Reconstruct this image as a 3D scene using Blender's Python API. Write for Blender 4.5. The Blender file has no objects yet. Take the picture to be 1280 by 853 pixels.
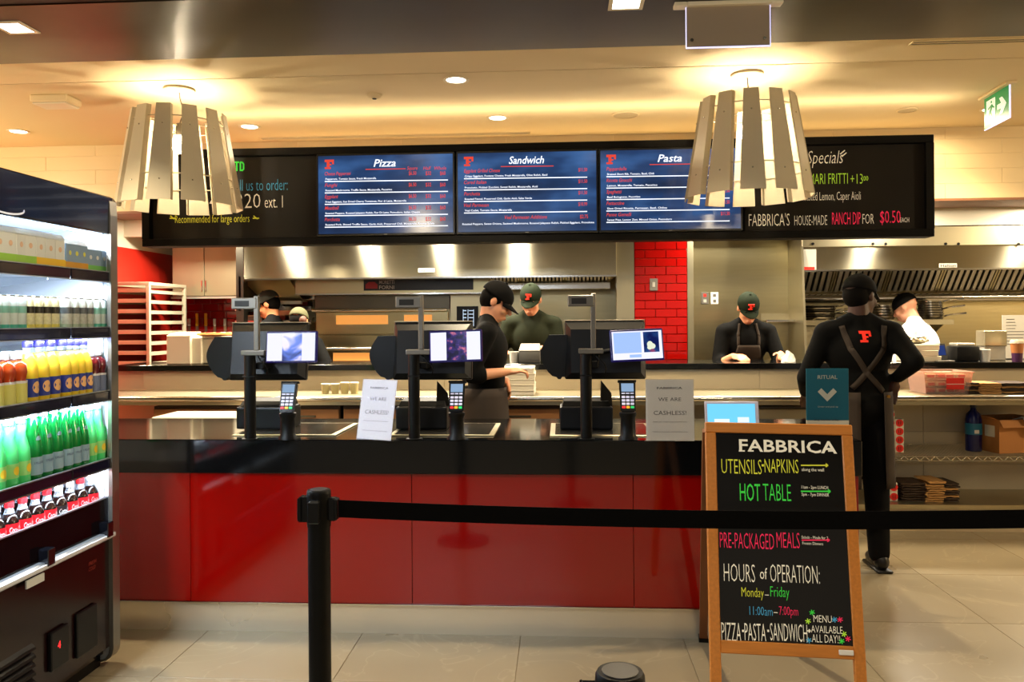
import bpy, bmesh, math, random
from mathutils import Vector, Matrix, Euler
from mathutils.bvhtree import BVHTree

random.seed(7)
SC = bpy.context.scene
COL = SC.collection
PI = math.pi
R = math.radians

# ------------------------------------------------------------------ camera
FPX, CU, CV = 1000.0, 640.0, 400.0          # focal length and principal point in pixels of the 1280x853 frame
YAW, ROLL = math.atan(0.061), 0.007
CAM = Vector((0, 0, 1.5))
ROT = Matrix.Rotation(YAW, 3, 'Z') @ Matrix.Rotation(PI / 2, 3, 'X') @ Matrix.Rotation(-ROLL, 3, 'Z')
cam_data = bpy.data.cameras.new('camera')
cam_data.sensor_width = 36.0
cam_data.lens = 36.0 * FPX / 1280.0
cam_data.shift_y = -(426.5 - CV) / 1280.0
cam_data.clip_start = 0.05
cam = bpy.data.objects.new('camera', cam_data)
COL.objects.link(cam)
cam.matrix_world = Matrix.Translation(CAM) @ ROT.to_4x4()
SC.camera = cam

# ------------------------------------------------------------------ world, exposure
SC.view_settings.view_transform = 'Standard'
SC.view_settings.look = 'None'
SC.view_settings.gamma = 1.0
SC.view_settings.use_curve_mapping = False
SC.view_settings.exposure = 0.2
world = bpy.data.worlds.new('world')
SC.world = world
world.use_nodes = True
world.node_tree.nodes['Background'].inputs[0].default_value = (1.0, 0.84, 0.64, 1)
world.node_tree.nodes['Background'].inputs[1].default_value = 0.30
SC.cycles.max_bounces = 8
SC.cycles.diffuse_bounces = 4
SC.cycles.glossy_bounces = 4
SC.cycles.transmission_bounces = 6
SC.cycles.transparent_max_bounces = 16
SC.cycles.sample_clamp_indirect = 4.0
SC.cycles.caustics_reflective = False
SC.cycles.caustics_refractive = False

# ------------------------------------------------------------------ pixel to place helpers (real planes in the room)
def ray(u, v):
    return ROT @ Vector(((u - CU) / FPX, (CV - v) / FPX, -1.0))
def atY(u, v, Y):
    d = ray(u, v); return CAM + d * ((Y - CAM.y) / d.y)
def atZ(u, v, z):
    d = ray(u, v); return CAM + d * ((z - CAM.z) / d.z)
def atX(u, v, X):
    d = ray(u, v); return CAM + d * ((X - CAM.x) / d.x)
def X_(u, Y, v=400): return atY(u, v, Y).x
def Z_(v, Y, u=640): return atY(u, v, Y).z
def atPlane(u, v, o, n):
    d = ray(u, v); return CAM + d * ((o - CAM).dot(n) / d.dot(n))

# ------------------------------------------------------------------ materials
def lin(c):
    def f(x):
        x /= 255.0
        return x / 12.92 if x <= 0.04045 else ((x + 0.055) / 1.055) ** 2.4
    return (f(c[0]), f(c[1]), f(c[2]), 1.0)
MATS = {}
def mat(name, col, rough=0.5, metal=0.0, noise=0.0, nscale=8.0, bump=0.0, bscale=60.0, emit=0.0, ecol=None,
        trans=0.0, coat=0.0, aniso=0.0, arot=0.0, spec=0.5, stretch=None, ior=1.45, sss=0.0, rnoise=0.0):
    if name in MATS: return MATS[name]
    m = bpy.data.materials.new(name); m.use_nodes = True
    nt = m.node_tree; b = nt.nodes['Principled BSDF']
    c = lin(col)
    b.inputs['Base Color'].default_value = c
    b.inputs['Roughness'].default_value = rough
    b.inputs['Metallic'].default_value = metal
    b.inputs['Specular IOR Level'].default_value = spec
    b.inputs['IOR'].default_value = ior
    b.inputs['Transmission Weight'].default_value = trans
    b.inputs['Coat Weight'].default_value = coat
    b.inputs['Coat Roughness'].default_value = 0.05
    if sss:
        b.inputs['Subsurface Weight'].default_value = sss
        b.inputs['Subsurface Scale'].default_value = 0.01
    if aniso:
        b.inputs['Anisotropic'].default_value = aniso
        t = nt.nodes.new('ShaderNodeTangent'); t.direction_type = 'RADIAL'; t.axis = 'Z'
        nt.links.new(t.outputs[0], b.inputs['Tangent']); b.inputs['Anisotropic Rotation'].default_value = arot
    if emit:
        b.inputs['Emission Color'].default_value = lin(ecol or col)
        b.inputs['Emission Strength'].default_value = emit
    if noise or bump or rnoise:
        tc = nt.nodes.new('ShaderNodeTexCoord')
        src = tc.outputs['Object']
        if stretch:
            mp = nt.nodes.new('ShaderNodeMapping'); mp.inputs['Scale'].default_value = stretch
            nt.links.new(src, mp.inputs[0]); src = mp.outputs[0]
        n = nt.nodes.new('ShaderNodeTexNoise'); n.inputs['Scale'].default_value = nscale
        n.inputs['Detail'].default_value = 5
        nt.links.new(src, n.inputs['Vector'])
        if noise:
            mx = nt.nodes.new('ShaderNodeMix'); mx.data_type = 'RGBA'
            mx.inputs[6].default_value = tuple(max(0, x * (1 - noise)) for x in c[:3]) + (1,)
            mx.inputs[7].default_value = tuple(min(1, x * (1 + noise)) for x in c[:3]) + (1,)
            nt.links.new(n.outputs['Fac'], mx.inputs[0]); nt.links.new(mx.outputs[2], b.inputs['Base Color'])
        if rnoise:
            mr = nt.nodes.new('ShaderNodeMapRange')
            mr.inputs['To Min'].default_value = max(0.02, rough - rnoise); mr.inputs['To Max'].default_value = rough + rnoise
            nt.links.new(n.outputs['Fac'], mr.inputs[0]); nt.links.new(mr.outputs[0], b.inputs['Roughness'])
        if bump:
            n2 = nt.nodes.new('ShaderNodeTexNoise'); n2.inputs['Scale'].default_value = bscale
            nt.links.new(src, n2.inputs['Vector'])
            bp = nt.nodes.new('ShaderNodeBump'); bp.inputs['Strength'].default_value = bump; bp.inputs['Distance'].default_value = 0.01
            nt.links.new(n2.outputs['Fac'], bp.inputs['Height']); nt.links.new(bp.outputs[0], b.inputs['Normal'])
    MATS[name] = m
    return m
def emat(name, col, strength):
    if name in MATS: return MATS[name]
    m = bpy.data.materials.new(name); m.use_nodes = True
    nt = m.node_tree; nt.nodes.clear()
    o = nt.nodes.new('ShaderNodeOutputMaterial'); e = nt.nodes.new('ShaderNodeEmission')
    e.inputs[0].default_value = lin(col); e.inputs[1].default_value = strength
    nt.links.new(e.outputs[0], o.inputs[0]); MATS[name] = m
    return m
def clear_mat(name, tint, opacity=0.15, col=None, rough=.05, fres=True):
    """thin clear plastic or glass: lets light straight through, with a surface sheen"""
    if name in MATS: return MATS[name]
    m = bpy.data.materials.new(name); m.use_nodes = True
    nt = m.node_tree; b = nt.nodes['Principled BSDF']; o = nt.nodes['Material Output']
    b.inputs['Base Color'].default_value = lin(col or tint); b.inputs['Roughness'].default_value = rough
    t = nt.nodes.new('ShaderNodeBsdfTransparent'); t.inputs[0].default_value = lin(tint)
    mx = nt.nodes.new('ShaderNodeMixShader'); lw = nt.nodes.new('ShaderNodeLayerWeight'); lw.inputs['Blend'].default_value = .25
    mr = nt.nodes.new('ShaderNodeMapRange'); mr.inputs['To Min'].default_value = opacity; mr.inputs['To Max'].default_value = min(1, opacity + .5)
    nt.links.new(lw.outputs['Fresnel'], mr.inputs[0]); nt.links.new(mr.outputs[0], mx.inputs[0])
    nt.links.new(t.outputs[0], mx.inputs[1]); nt.links.new(b.outputs[0], mx.inputs[2]); nt.links.new(mx.outputs[0], o.inputs[0])
    MATS[name] = m
    return m
def screen_mat(name, cols, scale, strength, stretch=(1, 1, 1), detail=3.0, distort=0.0):
    """a lit screen whose picture is a procedural colour ramp over noise"""
    if name in MATS: return MATS[name]
    m = bpy.data.materials.new(name); m.use_nodes = True
    nt = m.node_tree; nt.nodes.clear()
    o = nt.nodes.new('ShaderNodeOutputMaterial'); e = nt.nodes.new('ShaderNodeEmission')
    tc = nt.nodes.new('ShaderNodeTexCoord'); mp = nt.nodes.new('ShaderNodeMapping'); mp.inputs['Scale'].default_value = stretch
    n = nt.nodes.new('ShaderNodeTexNoise'); n.inputs['Scale'].default_value = scale; n.inputs['Detail'].default_value = detail
    n.inputs['Distortion'].default_value = distort
    r = nt.nodes.new('ShaderNodeValToRGB')
    els = r.color_ramp.elements
    while len(els) < len(cols): els.new(0.5)
    for i, (p, c) in enumerate(cols):
        els[i].position = p; els[i].color = lin(c)
    nt.links.new(tc.outputs['Object'], mp.inputs[0]); nt.links.new(mp.outputs[0], n.inputs['Vector'])
    nt.links.new(n.outputs['Fac'], r.inputs[0]); nt.links.new(r.outputs[0], e.inputs[0])
    e.inputs[1].default_value = strength
    g = nt.nodes.new('ShaderNodeBsdfGlossy'); g.inputs['Roughness'].default_value = 0.15; g.inputs[0].default_value = (.04, .04, .04, 1)
    a = nt.nodes.new('ShaderNodeAddShader')
    nt.links.new(e.outputs[0], a.inputs[0]); nt.links.new(g.outputs[0], a.inputs[1]); nt.links.new(a.outputs[0], o.inputs[0])
    MATS[name] = m
    return m

# ------------------------------------------------------------------ object helpers
def mw(o):
    m = o.matrix_basis.copy()
    while o.parent: o = o.parent; m = o.matrix_basis @ m
    return m
def tag(o, label=None, cat=None, group=None, kind=None):
    if label: o['label'] = label
    if cat: o['category'] = cat
    if group: o['group'] = group
    if kind: o['kind'] = kind
    return o
def thing(name, label, cat, loc=(0, 0, 0), rz=0.0, group=None, rot=None):
    o = bpy.data.objects.new(name, None); COL.objects.link(o)
    o.empty_display_size = 0.05
    if rot is not None: o.matrix_basis = Matrix.Translation(Vector(loc)) @ rot.to_4x4()
    else: o.matrix_basis = Matrix.Translation(Vector(loc)) @ Matrix.Rotation(rz, 4, 'Z')
    return tag(o, label, cat, group)
def children(o): return [c for c in bpy.data.objects if c.parent == o]
def copy_tree(o, M=None, label=None, group=None, kids=None):
    """copy of a thing with copies of its parts and sub-parts"""
    def rec(src, par):
        c = src.copy(); COL.objects.link(c); c.parent = par
        for ch in (KIDS.get(src.name, [])):
            k = rec(ch, c); KIDS.setdefault(c.name, []).append(k)
        return c
    c = rec(o, None)
    if M is not None: c.matrix_basis = M
    if label: c['label'] = label
    if group: c['group'] = group
    return c
KIDS = {}

class MB:
    def __init__(self): self.bm = bmesh.new(); self.M = Matrix.Identity(4)
    def _new(self, verts): 
        for v in verts: v.co = self.M @ v.co
    def box(self, x0, x1, y0, y1, z0, z1, bev=0.0, M=None, seg=1):
        bm = self.bm
        r = bmesh.ops.create_cube(bm, size=1.0)
        vs = r['verts']
        for v in vs:
            v.co = Vector(((x0 + x1) / 2 + v.co.x * (x1 - x0), (y0 + y1) / 2 + v.co.y * (y1 - y0), (z0 + z1) / 2 + v.co.z * (z1 - z0)))
        if M is not None:
            for v in vs: v.co = M @ v.co
        self._new(vs)
        if bev > 0:
            es = list({e for v in vs for e in v.link_edges})
            bmesh.ops.bevel(bm, geom=es, offset=min(bev, 0.45 * min(abs(x1 - x0), abs(y1 - y0), abs(z1 - z0))), segments=seg, affect='EDGES', profile=0.6)
        return self
    def cyl(self, p0, p1, r0, r1=None, n=16, caps=True):
        if r1 is None: r1 = r0
        p0 = Vector(p0); p1 = Vector(p1); d = p1 - p0; L = d.length
        if L < 1e-6: return self
        q = d.to_track_quat('Z', 'Y').to_matrix().to_4x4()
        r = bmesh.ops.create_cone(self.bm, cap_ends=caps, segments=n, radius1=r0, radius2=max(r1, 1e-5), depth=L)
        T = Matrix.Translation((p0 + p1) / 2) @ q
        for v in r['verts']: v.co = T @ v.co
        self._new(r['verts'])
        return self
    def tube(self, pts, rad, n=8):
        """one swept tube along a path"""
        pts = [Vector(p) for p in pts]; rings = []
        up = Vector((0, 0, 1))
        for i, p in enumerate(pts):
            t = (pts[min(i + 1, len(pts) - 1)] - pts[max(i - 1, 0)]).normalized()
            a = t.cross(up)
            if a.length < 1e-3: a = t.cross(Vector((0, 1, 0)))
            a.normalize(); b = t.cross(a)
            rr = rad[i] if isinstance(rad, (list, tuple)) else rad
            rings.append([self.bm.verts.new(self.M @ (p + (a * math.cos(2 * PI * k / n) + b * math.sin(2 * PI * k / n)) * rr)) for k in range(n)])
        for i in range(len(rings) - 1):
            for k in range(n):
                self.bm.faces.new((rings[i][k], rings[i][(k + 1) % n], rings[i + 1][(k + 1) % n], rings[i + 1][k]))
        self.bm.faces.new(rings[0][::-1]); self.bm.faces.new(rings[-1])
        return self
    def lathe(self, prof, n=20, c=(0, 0, 0), close=True):
        c = Vector(c); rings = []
        for r, z in prof:
            rings.append([self.bm.verts.new(self.M @ (c + Vector((r * math.cos(2 * PI * k / n), r * math.sin(2 * PI * k / n), z)))) for k in range(n)])
        for i in range(len(rings) - 1):
            for k in range(n):
                self.bm.faces.new((rings[i][k], rings[i][(k + 1) % n], rings[i + 1][(k + 1) % n], rings[i + 1][k]))
        if close:
            self.bm.faces.new(rings[0][::-1]); self.bm.faces.new(rings[-1])
        return self
    def ell(self, c, r, M=None, u=20, v=12):
        c = Vector(c)
        res = bmesh.ops.create_uvsphere(self.bm, u_segments=u, v_segments=v, radius=1.0)
        if not hasattr(r, '__len__'): r = (r, r, r)
        for w in res['verts']:
            p = Vector((w.co.x * r[0], w.co.y * r[1], w.co.z * r[2]))
            if M is not None: p = M @ p
            w.co = c + p
        self._new(res['verts'])
        return self
    def cap(self, p0, p1, r0, r1=None, n=14):
        """tapered capsule"""
        if r1 is None: r1 = r0
        self.cyl(p0, p1, r0, r1, n); self.ell(p0, r0, u=n, v=8); self.ell(p1, r1, u=n, v=8)
        return self
    def prism(self, pts, t, M=None):
        """polygon pts (x,y) in the plane, thickness t along -z .. 0, placed by M"""
        bm = self.bm
        T = self.M @ (M if M is not None else Matrix.Identity(4))
        a = [bm.verts.new(T @ Vector((x, y, 0))) for x, y in pts]
        b = [bm.verts.new(T @ Vector((x, y, -t))) for x, y in pts]
        n = len(pts)
        try:
            bm.faces.new(a); bm.faces.new(b[::-1])
            for i in range(n): bm.faces.new((a[i], b[i], b[(i + 1) % n], a[(i + 1) % n]))
        except ValueError: pass
        return self
    def hexa(self, p):
        """eight corners: bottom 0-3 then top 4-7"""
        v = [self.bm.verts.new(self.M @ Vector(q)) for q in p]
        for f in ((3, 2, 1, 0), (4, 5, 6, 7), (0, 1, 5, 4), (1, 2, 6, 5), (2, 3, 7, 6), (3, 0, 4, 7)):
            self.bm.faces.new([v[i] for i in f])
        return self
    def sheet(self, grid, t=0.0, n=None):
        """rows of points; thickness t by offsetting against the normal direction n"""
        g = [[self.bm.verts.new(self.M @ Vector(p)) for p in row] for row in grid]
        for i in range(len(g) - 1):
            for j in range(len(g[0]) - 1):
                self.bm.faces.new((g[i][j], g[i][j + 1], g[i + 1][j + 1], g[i + 1][j]))
        if t:
            bmesh.ops.recalc_face_normals(self.bm, faces=self.bm.faces)
            bmesh.ops.solidify(self.bm, geom=list(self.bm.faces), thickness=t)
        return self
    def mesh(self, name, m, smooth=False, P=None, recalc=True):
        if recalc: bmesh.ops.recalc_face_normals(self.bm, faces=self.bm.faces)
        if P is not None: bmesh.ops.transform(self.bm, matrix=P, verts=self.bm.verts)
        me = bpy.data.meshes.new(name); self.bm.to_mesh(me); self.bm.free()
        if m: me.materials.append(m)
        if smooth:
            me.shade_smooth()
            if smooth != 'all': me.set_sharp_from_angle(angle=R(38))
        return me
    def build(self, name, m, parent=None, smooth=False, world=False, **tags):
        P = mw(parent).inverted() if (parent is not None and world) else None
        me = self.mesh(name, m, smooth, P)
        return link(name, me, parent, **tags)
def link(name, me, parent=None, M=None, **tags):
    o = bpy.data.objects.new(name, me); COL.objects.link(o)
    if parent is not None:
        o.parent = parent; KIDS.setdefault(parent.name, []).append(o)
    if M is not None: o.matrix_basis = M
    tag(o, **tags)
    return o
def box(name, m, x0, x1, y0, y1, z0, z1, parent=None, bev=0.0, world=False, seg=1, **tags):
    return MB().box(x0, x1, y0, y1, z0, z1, bev, seg=seg).build(name, m, parent, world=world, **tags)

# lettering: flat print, merged per colour on its panel
_fc = {}
def _glyphs(s, shear, offset, res=2):
    k = (s, shear, offset, res)
    if k in _fc: return _fc[k]
    cu = bpy.data.curves.new('t', 'FONT'); cu.body = s; cu.size = 1.0; cu.shear = shear; cu.offset = offset
    cu.resolution_u = res; cu.fill_mode = 'FRONT'
    o = bpy.data.objects.new('t', cu)
    me = bpy.data.meshes.new_from_object(o)
    vs = [v.co.copy() for v in me.vertices]; fs = [tuple(p.vertices) for p in me.polygons]
    bpy.data.objects.remove(o); bpy.data.curves.remove(cu); bpy.data.meshes.remove(me)
    _fc[k] = (vs, fs); return _fc[k]
class Print:
    """collects lettering on the plane (o; ux right, uy up); positions come as points on that plane"""
    def __init__(self, o, ux, uy, lift=0.0015):
        self.o = Vector(o); self.ux = Vector(ux).normalized(); self.uy = Vector(uy).normalized()
        self.n = self.ux.cross(self.uy); self.lift = lift; self.bm = bmesh.new()
    def at(self, u, v): return atPlane(u, v, self.o, self.n)
    def text(self, s, u, v, w, h, shear=0.0, offset=0.0, align='L', rot=0.0):
        """left end of the base line at photo point (u,v), w and h as they appear"""
        P = self.at(u, v); k = ((P - CAM).dot(ROT @ Vector((0, 0, -1)))) / FPX
        return self.put(s, P, w * k, h * k, shear, offset, rot, align)
    def put(self, s, P, w, h, shear=0.0, offset=0.0, rot=0.0, align='L'):
        vs, fs = _glyphs(s, shear, offset)
        if not vs: return self
        x0 = min(v.x for v in vs); x1 = max(v.x for v in vs)
        sy = h / 0.72; sx = w / (x1 - x0) if w else sy
        off = 0 if align == 'L' else (-(x1 - x0) * sx / 2)
        c, si = math.cos(rot), math.sin(rot)
        nv = []
        for v in vs:
            x = (v.x - x0) * sx + off; y = v.y * sy
            x, y = x * c - y * si, x * si + y * c
            nv.append(self.bm.verts.new(P + self.ux * x + self.uy * y + self.n * self.lift))
        for f in fs:
            try: self.bm.faces.new([nv[i] for i in f])
            except ValueError: pass
        return self
    def bar(self, u0, v0, u1, v1, th):
        """a thin stroke between two photo points on the plane"""
        a = self.at(u0, v0); b = self.at(u1, v1); k = (a - CAM).length / FPX
        return self.stroke(a, b, th * k)
    def stroke(self, a, b, th):
        d = (b - a).normalized(); p = self.n.cross(d) * th / 2; L = self.n * self.lift
        self.bm.faces.new([self.bm.verts.new(q + L) for q in (a - p, b - p, b + p, a + p)])
        return self
    def poly(self, pts):
        L = self.n * self.lift
        self.bm.faces.new([self.bm.verts.new(self.at(*q) + L) for q in pts]); return self
    def rel(self, P, pts):
        L = self.n * self.lift
        self.bm.faces.new([self.bm.verts.new(P + self.ux * x + self.uy * y + L) for x, y in pts]); return self
    def logo(self, P, s):
        """slab-serif letter F emblem, lower left corner P, height s"""
        for x0, x1, y0, y1 in ((0, 1.0, .74, 1), (.8, 1.0, .5, .74), (.22, .52, .22, .74), (0, .66, 0, .2), (.52, .72, .38, .54)):
            self.rel(P, [(x0 * s, y0 * s), (x1 * s, y0 * s), (x1 * s, y1 * s), (x0 * s, y1 * s)])
        return self
    def build(self, name, m, parent, **tags):
        if parent is not None: bmesh.ops.transform(self.bm, matrix=mw(parent).inverted(), verts=self.bm.verts)
        me = bpy.data.meshes.new(name); self.bm.to_mesh(me); self.bm.free(); me.materials.append(m)
        return link(name, me, parent, **tags)
ORD = ['leftmost', 'second from the left', 'third from the left', 'fourth from the left', 'fifth from the left', 'sixth from the left',
       'seventh from the left', 'eighth from the left', 'ninth from the left', 'tenth from the left', 'eleventh from the left', 'twelfth from the left', 'thirteenth from the left', 'fourteenth from the left', 'fifteenth from the left']

# ------------------------------------------------------------------ lights
WARM = (1.0, 0.82, 0.55)
GAIN = 3.2
def add_light(kind, name, loc, energy, color=WARM, size=0.1, parent=None, spot=None, blend=0.6, rot=None, sizey=None):
    l = bpy.data.lights.new(name, kind); l.energy = energy * GAIN; l.color = color
    if kind == 'AREA':
        l.size = size
        if sizey: l.shape = 'RECTANGLE'; l.size_y = sizey
    else: l.shadow_soft_size = size
    if kind == 'SPOT': l.spot_size = R(spot or 110); l.spot_blend = blend
    o = bpy.data.objects.new(name, l); COL.objects.link(o)
    o.location = loc
    if rot: o.rotation_euler = rot
    if parent is not None: o.parent = parent
    return o
# ------------------------------------------------------------------ main places (metres)
CEIL = 3.05
CY0, CY1, CTOP = 3.76, 4.58, 0.933         # service counter front, back, top
PY, PW, PB, PTOP = 5.70, 6.25, 6.75, 1.155  # shelf front, pass wall face, pass back, pass top
BY = 5.75                                   # menu board face
HY = 7.2                                    # hood faces
KY = 8.2                                    # kitchen back wall

HALL_L = 28.0
# unseen spots added in the hall behind the camera to light the counter
for lx, ly in ((-2.2, 1.2), (0.6, 1.2), (3.0, 1.2), (-2.2, -1.4), (0.6, -1.4), (3.0, -1.4)):
    add_light('SPOT', 'hall_fill_spot', (lx, ly, 2.98), HALL_L, WARM, 0.05, spot=120, blend=0.8)
# unseen cool area light added deep in the hall behind the camera
add_light('AREA', 'cool_hall_fill', (-1.2, -3.5, 2.9), 16, (0.80, 0.88, 1.0), 2.4, sizey=1.0, rot=(R(25), 0, 0))

# unseen prep fill added above the menu board; kitchen lights under the soffit
add_light('AREA', 'prep_fill', (0.2, 6.35, 3.0), 50, WARM, 6.0, sizey=.25)
for u in (250, 340, 443, 543, 645, 915, 1117, 1330, 1480):  # hood streaks place some; the others are added to brighten the kitchen
    add_light('AREA', 'kitchen_light', (X_(u, 7.0), 6.92, 2.435), 12.5, (1.0, .90, .72), .16, sizey=.16)
# unseen uplight added above the menu board to brighten the ceiling
add_light('AREA', 'added_ceiling_wash', (0.0, 5.85, 2.86), 3.5, WARM, 5.6, sizey=.08, rot=(R(180), 0, 0))
# bare point lights added outside the frame to lift the ceiling
for lx, ly in ((-5.6, 4.6), (6.2, 4.2), (-1.6, 2.2), (1.8, 2.0)):
    add_light('POINT', 'off_frame_fill', (lx, ly, 2.62), 60 if ly > 4 else 10, WARM, .12)
# ------------------------------------------------------------------ materials used widely
M_ceil = mat('ceiling_paint', (228, 208, 166), 0.7, noise=0.03, nscale=1.5)
M_white = mat('white_wall_paint', (232, 222, 198), 0.5, noise=0.03, nscale=3)
M_steel = mat('brushed_steel', (200, 188, 148), 0.30, 1.0, noise=0.10, nscale=3.0, bump=0.04, bscale=30, aniso=0.75, stretch=(1, 1, 12))
M_steel2 = mat('satin_steel', (190, 180, 150), 0.36, 1.0, noise=0.06, nscale=2.0)
M_bright = mat('polished_steel', (215, 212, 205), 0.15, 1.0)
M_dsteel = mat('dark_steel', (96, 92, 82), 0.35, 1.0)
M_alu = mat('aluminium', (205, 200, 186), 0.42, 0.8)
M_redtile = mat('red_glazed_tile', (138, 7, 4), 0.10, noise=0.10, nscale=5, coat=0.3)
M_redwall = mat('red_wall', (205, 42, 26), 0.45, noise=0.04)
M_grout = mat('tile_grout', (120, 20, 14), 0.8)
M_black = mat('black_plastic', (13, 14, 16), 0.38, noise=0.1, nscale=20, spec=.3)
M_blackm = mat('matt_black_metal', (6, 6, 6), 0.45, spec=.22)
M_stone = mat('polished_black_stone', (10, 11, 12), 0.10, noise=0.35, nscale=60, rnoise=0.04)
M_silver = mat('silver_plastic', (112, 107, 98), 0.4, 0.3)
M_paper = mat('white_paper', (226, 222, 212), 0.7)
M_card = mat('white_card', (224, 214, 190), 0.7, noise=0.04)
M_wood = mat('oak_frame', (196, 122, 48), 0.42, noise=0.28, nscale=6, stretch=(14, 14, 1.2), bump=0.05, bscale=40)
M_redprint = mat('red_print', (226, 40, 28), 0.5)
M_blackink = mat('grey_ink', (52, 50, 48), 0.7)

# ------------------------------------------------------------------ floor of stone tiles
M_tile = mat('beige_stone_tile', (140, 127, 102), 0.30, noise=0.26, nscale=1.1, rnoise=0.08)
nt = M_tile.node_tree
_b = nt.nodes['Principled BSDF']
_src = _b.inputs['Base Color'].links[0].from_socket
_tc = nt.nodes.new('ShaderNodeTexCoord'); _oi = nt.nodes.new('ShaderNodeObjectInfo')
_ad = nt.nodes.new('ShaderNodeVectorMath'); _ad.operation = 'ADD'
_sc = nt.nodes.new('ShaderNodeVectorMath'); _sc.operation = 'SCALE'; _sc.inputs['Scale'].default_value = 7.3
nt.links.new(_oi.outputs['Location'], _sc.inputs[0])
nt.links.new(_tc.outputs['Object'], _ad.inputs[0]); nt.links.new(_sc.outputs[0], _ad.inputs[1])
for nd in nt.nodes:
    if nd.type == 'TEX_NOISE': nt.links.new(_ad.outputs[0], nd.inputs['Vector'])
_w = nt.nodes.new('ShaderNodeTexNoise'); _w.inputs['Scale'].default_value = 2.2; _w.inputs['Detail'].default_value = 3; _w.inputs['Distortion'].default_value = 1.6
nt.links.new(_ad.outputs[0], _w.inputs['Vector'])
_r = nt.nodes.new('ShaderNodeValToRGB')
_r.color_ramp.elements[0].position = 0.485; _r.color_ramp.elements[0].color = (0, 0, 0, 1)
_r.color_ramp.elements[1].position = 0.515; _r.color_ramp.elements[1].color = (0, 0, 0, 1)
_e = _r.color_ramp.elements.new(0.5); _e.color = (0.22, 0.22, 0.22, 1)
nt.links.new(_w.outputs['Fac'], _r.inputs[0])
_m = nt.nodes.new('ShaderNodeMix'); _m.data_type = 'RGBA'; _m.inputs[7].default_value = lin((186, 170, 140))
nt.links.new(_r.outputs[0], _m.inputs[0]); nt.links.new(_src, _m.inputs[6]); nt.links.new(_m.outputs[2], _b.inputs['Base Color'])
M_joint = mat('floor_joint', (140, 124, 98), 0.8)
floor = box('floor', M_joint, -7, 7, -7, 8.6, -0.12, -0.004, kind='structure')
TS = 0.76
t_me = MB().box(-TS / 2 + .0015, TS / 2 - .0015, -TS / 2 + .0015, TS / 2 - .0015, -0.004, 0.0, 0.0008).mesh('floor_tile', M_tile)
for i in range(-5, 6):
    for j in range(-1, 8):
        link('floor_tile', t_me, floor, Matrix.Translation((i * TS + 0.18, 1.38 + j * TS, 0)))
far_me = MB().box(-7, 7, -7, 0.2, -0.004, 0.0).mesh('floor_area', M_tile)
link('floor_area', far_me, floor)

# ------------------------------------------------------------------ ceilings
yd = atZ(640, 60, CEIL).y; yb = atZ(90, 2, CEIL).y; yj = atZ(640, 89, CEIL).y
M_dark = mat('brushed_dark_ceiling_panel', (34, 24, 13), 0.36, 0.7, noise=0.08, nscale=4, aniso=0.3, rnoise=0.03)
M_hallc = mat('black_hall_ceiling', (20, 17, 14), 0.6)
box('ceiling', M_ceil, -7, 7, yj + .006, 6.80, CEIL, CEIL + .1, kind='structure')
box('ceiling_front', M_ceil, -7, 7, yd, yj - .006, CEIL, CEIL + .1, kind='structure')
box('trim_1', mat('shadow_gap', (90, 74, 50), 0.9), -7, 7, yj - .006, yj + .006, CEIL + .012, CEIL + .1, kind='structure')
box('ceiling_panel', M_dark, -7, 7, yb, yd - .002, CEIL - .012, CEIL + .1, kind='structure')
box('ceiling_hall', M_hallc, -7, 7, -7, yb - .002, CEIL - .006, CEIL + .1, kind='structure')

# ------------------------------------------------------------------ walls around the kitchen
WX0, WX1 = X_(213, 8.1), 6.6
M_siding = mat('cream_wall_tile', (206, 182, 138), 0.35, noise=0.03, nscale=2)
wall = box('wall_bulkhead', M_ceil, -7, 7, 6.76, 7.2, 2.47, CEIL, kind='structure')
# cream tiles laid on the bulkhead in long courses
cme = MB().box(-.4490, .4490, -.004, 0, -.0605, .0605, .001).mesh('wall_tile', M_siding)
for r_ in range(5):
    for i in range(-6, 8):
        x = i * .90 + (r_ % 2) * .45
        if -.6 < x < 2.3 or -4.6 < x < -0.6:
            if r_ not in (0, 4) and -3.3 < x < 2.3: continue
        link('wall_tile', cme, wall, Matrix.Translation((x, 6.76, 2.53 + .122 * r_)))
box('trim_2', mat('brown_trim', (120, 78, 50), 0.5), -7, 7, 6.752, 7.2, 2.45, 2.469, kind='structure')
box('wall_back_upper', M_white, -7, 7, HY + .02, HY + .1, 2.30, 2.47, kind='structure')
box('wall_back', M_steel, WX0 - .3, 6.7, KY, KY + .1, 0, 2.5, kind='structure')
lw = box('wall_left', M_redwall, WX0 - .12, WX0, 5.2, KY, 0, 2.20, kind='structure')
box('wall_left_upper', M_white, WX0 - .12, WX0, 5.2, KY, 2.20, 2.45, kind='structure')
box('wall_left_hall', mat('beige_hall_wall', (222, 204, 166), .6), -6.9, -6.8, -7, 6.8, 0, CEIL, kind='structure')
box('wall_right_hall', MATS['beige_hall_wall'], 6.8, 6.9, -7, 6.8, 0, CEIL, kind='structure')
box('wall_left_wing', MATS['beige_hall_wall'], -6.8, WX0 - .12, 6.78, 6.9, 0, 2.45, kind='structure')
box('ceiling_kitchen', M_white, -6.8, 6.8, 7.2, 8.3, 2.47, 2.55, kind='structure')

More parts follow.
